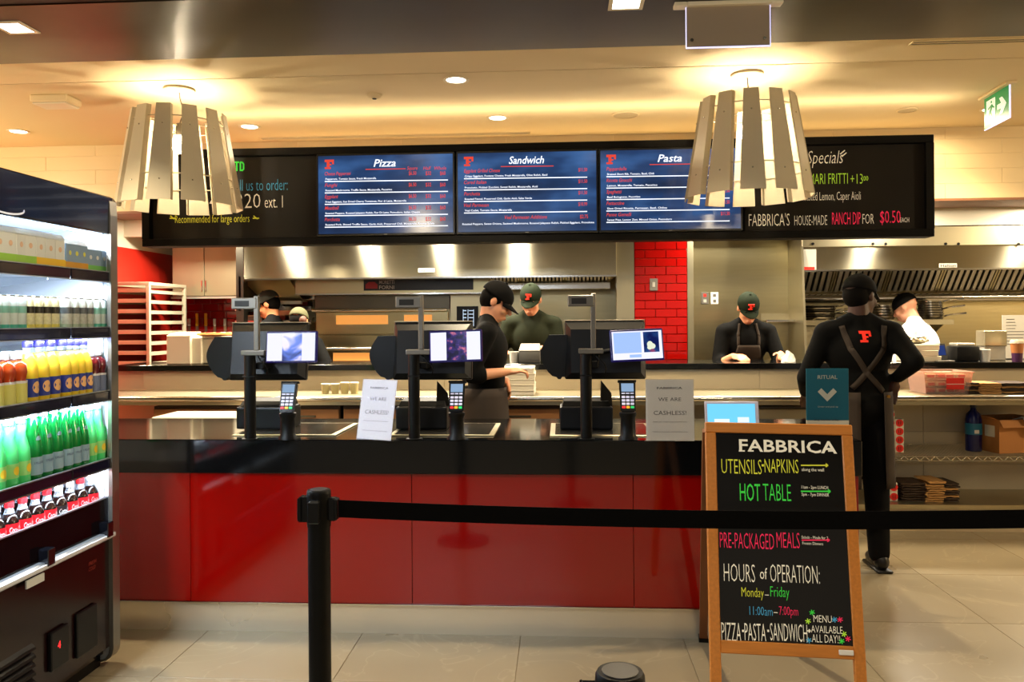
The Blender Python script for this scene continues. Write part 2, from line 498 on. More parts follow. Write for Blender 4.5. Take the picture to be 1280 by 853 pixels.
# ------------------------------------------------------------------ pendants
def pendant(u, v, label, ang):
    P = atZ(u, v, CEIL)
    t = thing('pendant_lamp', label, 'lamp', (P.x, P.y, CEIL), ang, 'slatted pendant lamps over the counter')
    z1, z0, r1, r0 = -0.17, -0.79, 0.285, 0.385
    M_slat = mat('white_lamp_slat', (204, 192, 164), 0.5)
    M_cab = mat('lamp_cable', (110, 100, 84), 0.5)
    MB().lathe([(0.005, 0), (.098, 0), (.102, -.004), (.10, -.016), (.09, -.024), (.004, -.024)], 28).build('ceiling_rose', M_ceil, t, True)
    MB().tube([(0, 0, -.024), (.003, 0, -.06), (.012, .004, -.10), (.03, 0, -.15), (.012, 0, -.20), (0, 0, -.24)], .0035, 6).build('cable', M_cab, t, 'all')
    MB().lathe([(.014, -.23), (.022, -.235), (.024, -.30), (.016, -.315)], 14).build('lamp_holder', M_cab, t, True)
    # spider that carries the slats
    sp = MB()
    for k in range(3):
        a = k * 2 * PI / 3
        sp.cyl((0, 0, -.245), (.29 * math.cos(a), .29 * math.sin(a), -.245), .004, n=6)
    sp.build('spider_arm', M_slat, t, True)
    for rr, zz in ((.29, -.245), (.352, -.62)):
        pts = [(rr * math.cos(2 * PI * k / 36), rr * math.sin(2 * PI * k / 36), zz) for k in range(37)]
        MB().tube(pts, .004, 5).build('ring_frame', M_slat, t, 'all')
    b = MB().ell((0, 0, -.37), (.05, .05, .062)).build('bulb', emat('lamp_bulb_glow', (255, 236, 196), 30.0), t, 'all')
    sl = MB()
    # slat: a tapered board leaning along the cone with a folded inner flange on one edge
    wt, wb, th = .044, .074, .007
    sl.hexa([(r0, -wb, z0), (r0 + th, -wb, z0), (r0 + th, wb, z0), (r0, wb, z0), (r1, -wt, z1), (r1 + th, -wt, z1), (r1 + th, wt, z1), (r1, wt, z1)])
    sl.hexa([(r0 - .035, wb - th, z0), (r0, wb - th, z0), (r0, wb, z0), (r0 - .035, wb, z0), (r1 - .030, wt - th, z1), (r1, wt - th, z1), (r1, wt, z1), (r1 - .030, wt, z1)])
    me = sl.mesh('slat', M_slat)
    pin = MB().ell((0, 0, 0), .006, u=8, v=6).mesh('rivet', M_bright, 'all')
    for k in range(12):
        a = 2 * PI * k / 12
        s = link('slat', me, t, Matrix.Rotation(a, 4, 'Z') @ Matrix.Rotation(0.0, 4, 'X'))
        f = (z1 + .40) / (z1 - z0)
        for zz in (-.30, -.66):
            f = (z1 - zz) / (z1 - z0); rr = r1 + (r0 - r1) * f + th
            link('rivet', pin, s, Matrix.Translation((rr, 0, zz)))
    add_light('POINT', 'pendant_bulb_light', (0, 0, -.37), 88, (1.0, 0.84, 0.58), .055, t)
    return t
pendant(224, 111, 'slatted white pendant lamp above the drinks fridge end of the counter, at left', 0.13)
pendant(934, 92, 'slatted white pendant lamp in front of the right chalkboard', 0.37)

# ------------------------------------------------------------------ ceiling fittings
M_glow = emat('downlight_glow', (255, 246, 226), 9.0)
def downlight(u, v, label, z=CEIL, e=48, square=False):
    P = atZ(u, v, z)
    t = thing('ceiling_downlight', label, 'downlight', (P.x, P.y, z), 0, 'recessed ceiling downlights')
    if square:
        s = .085
        m = MB()
        m.box(-s, s, -s, -s + .02, -.006, .0); m.box(-s, s, s - .02, s, -.006, 0); m.box(-s, -s + .02, -s + .02, s - .02, -.006, 0); m.box(s - .02, s, -s + .02, s - .02, -.006, 0)
        m.build('trim_frame', M_white, t)
        MB().box(-s + .02, s - .02, -s + .02, s - .02, -.004, -.001).build('diffuser', M_glow, t)
    else:
        MB().lathe([(.062, -.001), (.082, -.001), (.084, -.006), (.064, -.006)], 28, close=False).build('trim_ring', M_white, t, True)
        MB().lathe([(.001, -.004), (.062, -.004), (.062, -.001), (.001, -.001)], 24).build('diffuser', M_glow, t, True)
    add_light('SPOT', 'downlight_beam', (0, 0, -.03), e, WARM, .04, t, spot=125, blend=0.9)
downlight(570, 99.5, 'round lit downlight near the ceiling joint, above the pizza screen')
downlight(622, 147, 'round lit downlight just above the middle menu screen')
downlight(312, 158, 'round lit downlight right beside the left pendant lamp')
downlight(23, 164, 'round lit downlight at the far left over the fridge')
downlight(1240, 136, 'round lit downlight half hidden behind the green exit sign')
downlight(18, 34, 'square lit downlight in the dark ceiling, at left', CEIL - .012, 60, True)
downlight(783, 3, 'square lit downlight at the top edge of the dark ceiling', CEIL - .012, 60, True)
# round ceiling speakers and detectors
for u, v, r_, lb in ((782, 143, .105, 'round ceiling speaker between the middle of the board and right pendant'), (1134, 137, .075, 'small round ceiling speaker right of the right pendant')):
    P = atZ(u, v, CEIL)
    t = thing('ceiling_speaker', lb, 'speaker', (P.x, P.y, CEIL), 0, 'round ceiling speakers')
    MB().lathe([(r_ * .86, -.002), (r_, -.001), (r_, -.006), (r_ * .88, -.010)], 30, close=False).build('rim', M_ceil, t, True)
    MB().lathe([(.001, -.008), (r_ * .88, -.008), (r_ * .88, -.002), (.001, -.002)], 26).build('grille', mat('speaker_grille', (190, 172, 136), .7), t, True)
P = atZ(468, 118, CEIL)
t = thing('smoke_detector', 'small domed smoke detector left of the first round downlight', 'detector', (P.x, P.y, CEIL))
MB().lathe([(.001, -.03), (.03, -.028), (.05, -.012), (.052, 0)], 24).build('housing', M_ceil, t, True)
MB().lathe([(.001, -.036), (.014, -.034), (.016, -.028), (.001, -.028)], 14).build('sensor_cap', M_black, t, True)
def slot(u0, u1, v0, v1, label, z):
    a = atZ(u0, v0, z); b = atZ(u1, v1, z)
    t = thing('air_slot_diffuser', label, 'vent', (a.x, (a.y + b.y) / 2, z), 0, 'linear air slots in the ceiling')
    L = b.x - a.x
    MB().box(0, L, -.035, -.026, -.006, 0).box(0, L, .026, .035, -.006, 0).box(0, .01, -.026, .026, -.006, 0).box(L - .01, L, -.026, .026, -.006, 0).build('frame', M_ceil, t)
    MB().box(.01, L - .01, -.026, .026, -.002, 0).build('dark_slot', M_black, t)
    MB().box(.01, L - .01, -.004, .004, -.006, -.002).build('blade', M_ceil, t)
slot(322, 664, 171, 168, 'long linear air slot in the ceiling just above the menu screens', CEIL)
slot(1140, 1330, 52, 50, 'linear air slot beside the dark ceiling panel, at right', CEIL)
P = atZ(70, 122, CEIL)
t = thing('emergency_light', 'flat white box fixed to the ceiling left of the left pendant', 'emergency light', (P.x, P.y, CEIL), 0)
MB().box(-.13, .13, -.09, .09, -.05, 0, .008).build('housing', M_ceil, t)
MB().box(-.03, .03, -.05, -.03, -.054, -.05).build('indicator', M_dsteel, t)
MB().box(-.12, .12, -.08, .08, -.062, -.05, .01).build('cover', M_white, t)
P = atZ(101, 187, CEIL)
t = thing('ceiling_sensor', 'tiny dark sensor on the ceiling above the fridge', 'sensor', (P.x, P.y, CEIL))
MB().lathe([(.001, -.03), (.014, -.03), (.016, 0)], 12).build('sensor_body', M_black, t, True)

# green running-man exit sign, at right, hung across the view
PA = atZ(1231, 119, CEIL); PB_ = atZ(1262, 100, CEIL)
d = Vector((PB_.x - PA.x, PB_.y - PA.y, 0)); L = .30
PA = atZ(1231, 121, CEIL)
ang = math.atan2(d.y, d.x)
ex = thing('exit_sign', 'green running man exit sign with a white arrow, hanging from the ceiling at right', 'exit sign', (PA.x, PA.y, CEIL), ang)
L = (atPlane(1262, 100, PA, Vector((-math.sin(ang), math.cos(ang), 0))) - PA).length
hgt = .215
M_green = mat('exit_green', (14, 128, 70), .3, emit=.55, ecol=(10, 122, 66))
M_exw = mat('exit_white', (235, 240, 235), .3, emit=.45, ecol=(220, 235, 225))
M_edge = mat('lit_acrylic_edge', (225, 225, 255), .2, emit=1.0, ecol=(205, 205, 255))
MB().box(-.03, L + .03, -.035, .035, -.02, 0, .004).build('mount_plate', M_ceil, ex)
MB().box(0, L, -.004, .004, -.02 - hgt, -.02).build('sign_panel', M_green, ex)
MB().box(-.004, L + .004, -.005, .005, -.024 - hgt, -.02 - hgt).box(L, L + .004, -.005, .005, -.02 - hgt, -.02).build('panel_edge', M_edge, ex)
# picture on both faces: doorway, running figure, arrow
for side in (-1, 1):
    Mf = Matrix.Translation((0, side * .0052, -.02 - hgt)) @ Matrix.Rotation(PI / 2, 4, 'X')
    q = MB(); q.M = Mf
    w = hgt
    q.prism([(.10 * L, .12 * w), (.46 * L, .12 * w), (.46 * L, .88 * w), (.10 * L, .88 * w)], .0004)
    q.build('doorway_symbol', M_exw, ex)
    q = MB(); q.M = Mf @ Matrix.Translation((0, 0, -side * .0006 if side > 0 else .0006))
    for s_ in ([(.28, .74), (.34, .74), (.34, .82), (.28, .82)], [(.22, .50), (.32, .72), (.38, .66), (.30, .46)], [(.16, .62), (.30, .70), (.31, .66), (.19, .56)],
               [(.33, .68), (.44, .58), (.42, .54), (.32, .62)], [(.24, .50), (.30, .48), (.40, .22), (.35, .18)], [(.22, .50), (.28, .46), (.20, .32), (.10, .30), (.11, .36), (.17, .38)]):
        q.prism([(x * L, y * w) for x, y in s_], .0004)
    q.build('running_figure', M_green, ex)
    q = MB(); q.M = Mf
    q.prism([(.54 * L, .42 * w), (.70 * L, .42 * w), (.62 * L, .24 * w), (.74 * L, .24 * w), (.90 * L, .50 * w), (.74 * L, .76 * w), (.62 * L, .76 * w), (.70 * L, .58 * w), (.54 * L, .58 * w)], .0004)
    q.build('arrow', M_exw, ex)

# acrylic edge-lit sign at the top, seen from its blank back
YS = 3.95
x0, x1 = X_(858, YS, 30), X_(962, YS, 30); zb = Z_(58, YS, 910)
t = thing('hanging_sign', 'blank grey back of an edge-lit acrylic sign hanging at the top of the photo', 'hanging sign', ((x0 + x1) / 2, YS, CEIL - .012))
W2 = (x1 - x0) / 2
MB().box(-W2, W2, -.003, .003, zb - CEIL + .012, -.02).build('sign_panel', mat('grey_sign_back', (150, 134, 116), .45), t)
MB().box(-W2 - .003, W2 + .003, -.004, .004, zb - CEIL + .006, zb - CEIL + .012).box(-W2 - .004, -W2, -.004, .004, zb - CEIL + .012, -.02).box(W2, W2 + .004, -.004, .004, zb - CEIL + .012, -.02).build('panel_edge', M_edge, t)
for s in (-1, 1):
    MB().cyl((s * (W2 - .025), -.010, zb - CEIL + .045), (s * (W2 - .025), .008, zb - CEIL + .045), .008, n=12).build('standoff_bolt', M_bright, t, True)
    MB().box(s * (W2 + .03) - .03, s * (W2 + .03) + .03, -.03, .03, -.02, 0, .003).build('mount_plate', M_white, t)
MB().box(-W2, W2, -.03, .03, -.02, 0, .003).build('mount_rail', M_white, t)
# ------------------------------------------------------------------ menu board over the counter
M_frame = mat('black_board_frame', (7, 6, 5), 0.6, spec=.15)
M_chalkb = mat('chalkboard', (22, 18, 13), 0.6, spec=.2, noise=0.25, nscale=3)
def emprint(n, c, e=.0): return mat(n, c, .8, emit=e) if e else mat(n, c, .8)
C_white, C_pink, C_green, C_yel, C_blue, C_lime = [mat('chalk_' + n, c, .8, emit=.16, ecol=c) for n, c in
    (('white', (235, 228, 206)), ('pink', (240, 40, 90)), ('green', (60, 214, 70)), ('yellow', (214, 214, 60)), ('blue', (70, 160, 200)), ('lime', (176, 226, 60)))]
xa, xb = X_(177, BY, 250), X_(1168, BY, 230)
zt = (Z_(188, BY, 177) + Z_(168, BY, 1166)) / 2; zb = (Z_(310, BY, 177) + Z_(294, BY, 1171)) / 2
mb = thing('menu_board', 'long black framed menu board hung above the prep shelf', 'menu board', ((xa + xb) / 2, BY, zb))
fr = .055
m = MB()
m.box(xa, xb, BY, BY + .14, zt - fr, zt, .004).box(xa, xb, BY, BY + .14, zb, zb + fr, .004)
m.box(xa, xa + fr, BY, BY + .14, zb + fr, zt - fr).box(xb - fr, xb, BY, BY + .14, zb + fr, zt - fr)
m.build('board_frame', M_frame, mb, world=True)
box('back_board', M_frame, xa + .02, xb - .02, BY + .05, BY + .13, zb + .02, zt - .02, mb, world=True)
for x in (xa + .6, (xa + xb) / 2, xb - .6):
    box('wall_bracket', M_dsteel, x - .03, x + .03, BY + .10, 6.76, zt - .12, zt - .06, mb, world=True)
xs = [X_(u, BY, 240) for u in (187, 398, 567, 572, 746, 750, 926, 930, 1160)]
for i0, i1 in ((0, 1), (7, 8)):
    box('chalkboard', M_chalkb, xs[i0] + .012, xs[i1] - .012, BY + .03, BY + .06, zb + fr + .004, zt - fr - .004, mb, world=True)
# chalk writing
def pr(Y, x=0, z=2): return Print((0, Y, 0), (1, 0, 0), (0, 0, 1))
YC = BY + .03
def chalk(rows, m_, name='chalk_lettering', Y=None):
    p = pr(YC if Y is None else Y)
    for r_ in rows: p.text(*r_[:5], **(r_[5] if len(r_) > 5 else {}))
    return p.build(name, m_, mb)
th = dict(offset=-.012)
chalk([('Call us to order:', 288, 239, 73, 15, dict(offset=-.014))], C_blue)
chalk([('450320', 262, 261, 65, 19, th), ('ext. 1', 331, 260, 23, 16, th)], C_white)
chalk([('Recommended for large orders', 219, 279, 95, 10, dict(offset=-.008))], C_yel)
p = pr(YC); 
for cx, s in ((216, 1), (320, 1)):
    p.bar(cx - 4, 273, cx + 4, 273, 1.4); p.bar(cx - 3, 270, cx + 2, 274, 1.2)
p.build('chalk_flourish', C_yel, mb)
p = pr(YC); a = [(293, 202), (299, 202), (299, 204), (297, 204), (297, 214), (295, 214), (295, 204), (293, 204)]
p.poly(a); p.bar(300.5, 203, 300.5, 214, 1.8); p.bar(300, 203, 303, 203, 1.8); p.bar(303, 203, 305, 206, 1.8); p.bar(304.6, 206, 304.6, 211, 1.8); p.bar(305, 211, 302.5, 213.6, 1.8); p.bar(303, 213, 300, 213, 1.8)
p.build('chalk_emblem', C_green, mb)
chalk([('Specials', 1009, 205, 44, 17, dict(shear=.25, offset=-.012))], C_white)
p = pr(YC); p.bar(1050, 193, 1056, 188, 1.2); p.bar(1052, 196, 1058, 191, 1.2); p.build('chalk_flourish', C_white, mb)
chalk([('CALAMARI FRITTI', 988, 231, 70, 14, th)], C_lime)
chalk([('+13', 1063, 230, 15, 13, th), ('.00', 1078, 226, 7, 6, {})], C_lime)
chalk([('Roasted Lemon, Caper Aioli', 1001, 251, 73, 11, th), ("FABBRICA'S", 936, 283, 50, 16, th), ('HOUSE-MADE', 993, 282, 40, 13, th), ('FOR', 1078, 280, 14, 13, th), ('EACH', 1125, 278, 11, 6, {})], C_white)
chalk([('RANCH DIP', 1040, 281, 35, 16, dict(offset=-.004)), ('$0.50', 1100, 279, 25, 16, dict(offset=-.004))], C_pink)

# the three screens
M_scr = screen_mat('menu_screen_blue', [(0.30, (24, 34, 56)), (0.5, (36, 62, 104)), (0.72, (66, 108, 166))], 1.6, 0.95, (1, 1, 2.6), 3)
T_white = emat('screen_white_text', (240, 244, 255), 1.25)
T_red = emat('screen_red_text', (232, 74, 56), 0.9)
YSX = BY - .012
M_bez = mat('screen_bezel', (12, 12, 14), .3)
menus = []
pizza = [('Cheese Pepperoni', 33, 'Pepperoni, Tomato Sauce, Fresh Mozzarella', 64, ('$6.50', '$32', '$60')),
         ('Funghi', 16, 'Roasted Mushrooms, Truffle Sauce, Mozzarella, Pecorino', 84, ('$6.50', '$32', '$60')),
         ('Eggplant', 17, 'Fried Eggplant, Sun Dried Cherry Tomatoes, Fior di Latte, Mozzarella', 102, ('$6.50', '$32', '$60')),
         ('Meatball', 18, 'Roasted Peppers, Roasted Jalapeno Relish, Fior Di Latte, Pomodoro, Italian Cheese', 119, ('$6.50', '$32', '$60')),
         ('Porchetta', 19, 'Roasted Pork, Shaved Truffle Sauce, Garlic Aioli, Preserved Chili, Mozzarella, Ricotta Salata', 137, ('$6.50', '$32', '$60'))]
sand = [('Eggplant Grilled Cheese', 45, 'Crispy Eggplant, Fontana Cheese, Fresh Mozzarella, Olive Relish, Basil', 103, ('$11.50',)),
        ('Cured Italian', 28, 'Prosciutto, Pickled Zucchini, Sweet Relish, Mozzarella, Aioli', 91, ('$11.50',)),
        ('Porchetta', 20, 'Roasted Fennel, Preserved Chili, Garlic Aioli, Salsa Verde', 84, ('$11.50',)),
        ('Veal Parmesan', 31, 'Veal Cutlet, Tomato Sauce, Mozzarella', 59, ('$10.99',))]
pasta = [('Pappardelle', 25, 'Braised Short Rib, Tomato, Basil, Chili', 58, ('$12.50',)),
         ('Ricotta Gnocchi', 32, 'Lemon, Mozzarella, Tomato, Pecorino', 62, ('$11.50',)),
         ('Spaghetti', 19, 'Beef Bolognese, Pecorino', 41, ('$12.50',)),
         ('Fettuccine', 22, 'Slow Dried Ricotta, Parmesan, Basil, Chilies', 74, ('$11.50',)),
         ('Penne Gemelli', 31, 'Sweet Peas, Lemon Zest, Minced Onion, Pomodoro', 80, ('$11.50',))]
for i0, i1, title, tx, tw, rows, v0, lab in ((1, 2, 'Pizza', 467, 28, pizza, 219.5, 'Pizza menu screen, leftmost of the three blue lit screens'),
                                      (3, 4, 'Sandwich', 636, 44, sand, 216, 'Sandwich menu screen, middle of the three blue lit screens'),
                                      (5, 6, 'Pasta', 822, 30, pasta, 213.5, 'Pasta menu screen, partly behind the right pendant lamp')):
    t = thing('menu_screen', lab, 'screen', ((xs[i0] + xs[i1]) / 2, YSX, zb + .03), 0, 'menu screens in the board')
    z0s, z1s = zb + .074, zt - .072
    box('bezel', M_bez, xs[i0] - .010, xs[i1] + .010, YSX + .002, YSX + .06, z0s - .015, z1s + .015, t, world=True, bev=.004)
    me = MB().box(xs[i0] + .004, xs[i1] - .004, YSX - .002, YSX + .004, z0s, z1s).build('display', M_scr, t, world=True)
    us = {1: 398, 3: 572, 5: 750}[i0]; ue = {1: 567, 3: 746, 5: 926}[i0]
    Pw = Print((0, YSX - .003, 0), (1, 0, 0), (0, 0, 1)); Pr = Print((0, YSX - .003, 0), (1, 0, 0), (0, 0, 1))
    sl = -.014
    Pw.text(title, tx, v0 - 11, tw, 9.5, shear=.25, offset=.012)
    Pr.bar(tx - 10, v0 - 7.6, tx + tw + 12, v0 - 8.4, 1.0)
    Pr.logo(Pr.at(us + 8, v0 - 8), .068)
    if i0 == 1:
        for s, x, w in (('Square', 509, 13), ('Half', 529, 10), ('Whole', 543, 15)): Pr.text(s, x, v0 - 7, w, 4.5, shear=.25)
    for k, (nm, nw, ds, dw, prc) in enumerate(rows):
        v = v0 + k * 14.3
        Pr.text(nm, us + 8, v, nw, 4.6, shear=.28, offset=.004)
        Pw.text(ds, us + 9, v + 5.6, dw, 2.4, offset=.010)
        Pl = Print((0, YSX - .003, 0), (1, 0, 0), (0, 0, 1)); Pl.bar(us + 8, v + 7.6, us + 162, v + 5.6, 1.15); Pl.build('rule_line', T_white, t)
        if i0 == 1:
            for s, x in zip(prc, (511, 532, 550)): Pr.text(s, x, v - .6, 9.5 if len(s) > 3 else 7, 4.8, offset=.008)
        else: Pr.text(prc[0], us + 151, v - 1.5, 11, 4.6, offset=.008)
    if i0 == 3:
        Pr.text('Veal Parmesan Additions', 631, v0 + 58, 53, 4.6, shear=.28, offset=.004); Pr.text('$2.75', 725, v0 + 57, 10, 4.6, offset=.008)
        Pw.text('Roasted Peppers, Sweet Onions, Sauteed Mushrooms, Roasted Jalapeno Relish, Pickled Eggplant, Provolone', us + 6, v0 + 65.5, 164, 2.4, offset=.010)
    Pw.build('menu_lettering', T_white, t); Pr.build('menu_lettering', T_red, t)
    box('maker_mark', mat('grey_mark', (120, 120, 120), .5), (xs[i0] + xs[i1]) / 2 - .012, (xs[i0] + xs[i1]) / 2 + .012, YSX - .004, YSX + .0, z0s - .012, z0s - .006, t, world=True)

# ------------------------------------------------------------------ service counter
CX0 = -3.3
CX1 = X_(1078, CY0, 560)
ct = thing('service_counter', 'long service counter with glossy red glass front and thick black stone top', 'counter', ((CX0 + CX1) / 2, (CY0 + CY1) / 2, 0))
box('countertop', M_stone, CX0, CX1, CY0, CY1, CTOP - .163, CTOP, ct, .004, True)
M_red = mat('back_painted_red_glass', (136, 4, 2), .10, noise=.03, nscale=2, coat=.6)
brk = [CX0] + [X_(u, CY0 + .02, 680) for u in (238, 515, 792)] + [CX1 - .01]
for a, b in zip(brk[:-1], brk[1:]):
    box('front_panel', M_red, a + .0012, b - .0012, CY0 + .020, CY0 + .034, .146, CTOP - .164, ct, .001, True)
MB().box(CX1 - .024, CX1 - .010, CY0 + .036, CY1 - .03, .146, CTOP - .164).build('end_panel', M_red, ct, world=True)
box('carcass', mat('dark_carcass', (40, 34, 28), .6), CX0, CX1 - .03, CY0 + .036, CY1 - .02, .03, CTOP - .165, ct, 0, True)
M_kick = mat('steel_kick_plate', (222, 212, 190), .28, .72, noise=.04, nscale=1.2, rnoise=.03)
box('kick_plate', M_kick, CX0, CX1 - .012, CY0 + .030, CY0 + .036, .0, .145, ct, 0, True)
box('kick_lip', M_bright, CX0, CX1 - .012, CY0 + .012, CY0 + .030, .1425, .1455, ct, 0, True)

# ------------------------------------------------------------------ point of sale stations
M_off = mat('monitor_light_top', (150, 138, 116), .5)
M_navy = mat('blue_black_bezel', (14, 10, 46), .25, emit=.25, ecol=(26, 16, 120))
M_side = emat('screen_plain_white', (226, 226, 250), 1.1)
M_pic1 = screen_mat('screen_picture_prep', [(.36, (24, 18, 70)), (.5, (90, 120, 220)), (.6, (230, 220, 245))], 9, 1.0, (1, 1, 1.3), 2, .8)
M_pic2 = screen_mat('screen_picture_herbs', [(.42, (14, 12, 50)), (.56, (50, 34, 110)), (.66, (225, 120, 140))], 26, 1.0, (1, 1, 1), 4)
M_pic3 = emat('screen_pale_blue', (160, 190, 240), 1.0)
M_pic3b = screen_mat('screen_picture_garlic', [(.4, (12, 24, 84)), (.6, (34, 70, 130)), (.75, (200, 60, 70))], 14, .9, (1, 1, 1), 3)
M_gar = emat('screen_cream', (224, 230, 205), 1.0)
def pos_station(u, idx, label, sx, tilt):
    base = atZ(u, 549, CTOP); dx = -(700 - u) * .000195
    t = thing('checkout_station', label, 'checkout', (base.x, base.y, CTOP), 0, 'checkout stations on the counter')
    MB().lathe([(.040, 0), (.040, .004), (.0275, .006), (.0275, .405), (.001, .405)], 24).build('pole', M_blackm, t, True)
    MB().box(-.0285, .0285, -.0285, -.0275, .30, .303).box(-.028, .028, -.028, .028, .302, .306, .002).build('pole_seam', M_black, t)
    MB().box(-.034, .082, -.030, .030, .405, .428, .004, seg=2).build('mounting_plate', M_silver, t)
    MB().box(.024, .048, -.012, .012, .428, .690, .003).build('display_post', M_silver, t)
    h = MB()
    h.box(-.084, .040, -.016, .022, .628, .682, .004)
    hd = h.build('display_head', M_silver, t)
    MB().box(-.066, .004, -.0175, -.015, .640, .668).build('display_window', mat('dark_display', (34, 32, 28), .2), hd)
    # customer screen on an arm
    M = Matrix.Translation((sx + .127, -.035, .445)) @ Matrix.Rotation(tilt, 4, 'Y') @ Matrix.Rotation(R(-6), 4, 'X') @ Matrix.Rotation(R(-4 if idx < 2 else 10), 4, 'Z')
    def sp(x0, x1, y0, y1, z0, z1, name, m, par=t, bev=0): 
        q = MB(); q.M = M; q.box(x0, x1, y0, y1, z0, z1, bev); return q.build(name, m, par)
    cs = sp(-.127, .127, 0, .02, -.075, .075, 'customer_screen', M_navy, bev=.004)
    if idx < 2:
        sp(-.119, -.043, -.002, .0, -.066, .066, 'picture_panel', M_side, cs); sp(.055, .119, -.002, .0, -.066, .066, 'picture_panel', M_side, cs)
        sp(-.043, .055, -.002, .0, -.066, .066, 'screen_picture', M_pic1 if idx == 0 else M_pic2, cs)
    else:
        sp(-.119, .119, -.002, .0, -.066, .066, 'picture_panel', M_side, cs)
        sp(-.112, .018, -.003, -.002, -.036, .060, 'message_panel', M_pic3, cs)
        sp(.030, .104, -.003, -.002, -.036, .060, 'screen_picture', M_pic3b, cs)
        q = MB(); q.M = M; q.ell((.060, -.003, .0), (.014, .001, .016)).ell((.072, -.003, -.008), (.014, .001, .013)).ell((.058, -.003, -.014), (.012, .001, .01))
        q.build('garlic_picture', M_gar, cs, 'all')
        sp(-.040, .016, -.003, -.002, -.058, -.044, 'message_panel', M_pic3, cs)
    MB().tube([(sx + .12, .0, .44), (sx + .05, .06, .42), (.02, .10, .40)], .012, 8).build('screen_arm', M_blackm, t, 'all')
    # cable loop under the plate
    MB().tube([(.04, .0, .405), (.055, -.02, .385), (.085, -.025, .36), (.095, -.02, .33), (.088, -.01, .31)], .0035, 6).build('cable', M_blackm, t, 'all')
    # staff monitor seen from behind
    q = MB(); q.M = Matrix.Translation((.09 + dx, .20, .425)) @ Matrix.Rotation(R(-9), 4, 'X')
    q.box(-.195, .205, .0, .03, -.155, .135, .006)
    mo = q.build('monitor', M_black, t)
    q = MB(); q.M = Matrix.Translation((.09 + dx, .20, .425)) @ Matrix.Rotation(R(-9), 4, 'X')
    q.hexa([(-.165, -.055, -.13), (.175, -.055, -.13), (.20, 0, -.15), (-.19, 0, -.15), (-.165, -.055, .085), (.175, -.055, .085), (.20, 0, .13), (-.19, 0, .13)])
    q.build('monitor_back', M_black, mo)
    q = MB(); q.M = Matrix.Translation((.09 + dx, .20, .425)) @ Matrix.Rotation(R(-9), 4, 'X')
    q.box(-.195, .205, -.001, .031, .1352, .141, .002)
    q.build('monitor_top_edge', M_off, mo)
    MB().box(.0, .06, .02, .20, .335, .365, .004).box(.02, .07, .13, .21, .30, .42, .004).build('monitor_bracket', M_blackm, t)
    # half round reader on the monitor's side
    q = MB(); q.M = Matrix.Translation((-.088 + dx, .19, .385)) @ Matrix.Rotation(PI / 2, 4, 'X')
    pts = [(0, .105), (-.095, .105)] + [(-.10 - .038 * math.sin(PI * k / 10), .095 - .175 * k / 10) for k in range(11)] + [(-.080, -.100), (-.060, -.105), (-.05, -.116), (-.038, -.116), (-.03, -.104), (0, -.105)]
    q.prism(pts, .09); q.build('side_reader', mat('charcoal_plastic', (22, 24, 27), .5, spec=.3), t)
    return t
pos_station(313, 0, 'leftmost checkout station on the counter, black pole with display', .088, 0)
pos_station(518, 1, 'middle checkout station on the counter, dotted purple picture on its screen', .078, R(-1.5))
pos_station(733, 2, 'rightmost checkout station, its pale blue screen tilted', .112, R(-3))

M_lcd = emat('terminal_lcd', (150, 180, 215), .8)
M_keyw = mat('terminal_key', (205, 205, 225), .4, emit=.35, ecol=(190, 190, 225))
KC = [mat('key_red', (230, 40, 50), .4, emit=.5, ecol=(230, 40, 50)), mat('key_yellow', (240, 170, 40), .4, emit=.5, ecol=(240, 170, 40)), mat('key_green', (40, 200, 110), .4, emit=.5, ecol=(40, 200, 110))]
def terminal(u, label):
    P = atZ(u, 549, CTOP)
    t = thing('payment_terminal', label, 'card terminal', (P.x, P.y, CTOP), 0, 'card payment terminals')
    MB().lathe([(.046, 0), (.044, .01), (.036, .02), (.034, .10), (.040, .112), (.040, .125), (.018, .13), (.016, .16), (.001, .16)], 20).build('stand', M_blackm, t, True)
    M = Matrix.Translation((0, -.005, .155)) @ Matrix.Rotation(R(-20), 4, 'X')
    def q_(): q = MB(); q.M = M; return q
    q = q_(); q.hexa([(-.036, -.012, -.03), (.036, -.012, -.03), (.030, .028, -.02), (-.030, .028, -.02), (-.040, -.012, .118), (.040, -.012, .118), (.034, .028, .118), (-.034, .028, .118)])
    bmesh.ops.bevel(q.bm, geom=list(q.bm.edges), offset=.005, segments=2, affect='EDGES')
    b = q.build('terminal_body', M_black, t, True)
    q_().box(-.029, .029, -.0135, -.012, .068, .108).build('lcd', M_lcd, t)
    for r_ in range(4):
        for c in range(3):
            m_ = M_keyw if r_ > 0 else KC[c]
            x = (c - 1) * .0205; z = -.008 + r_ * .0165
            q = q_(); q.box(x - .0082, x + .0082, -.0155, -.012, z - .0055, z + .0055, .0015); q.build('key', m_, b)
    for c in range(3): 
        q = q_(); x = (c - 1) * .0205; q.box(x - .0082, x + .0082, -.0150, -.012, .0565, .0625, .001); q.build('key', M_keyw, b)
    q_().box(-.044, .044, -.006, .02, .119, .128, .003).build('card_slot', M_blackm, t)
terminal(360, 'card terminal on a black stand beside the leftmost checkout station')
terminal(571, 'card terminal on a black stand beside the middle checkout station')
terminal(785, 'card terminal on a black stand beside the rightmost checkout station')
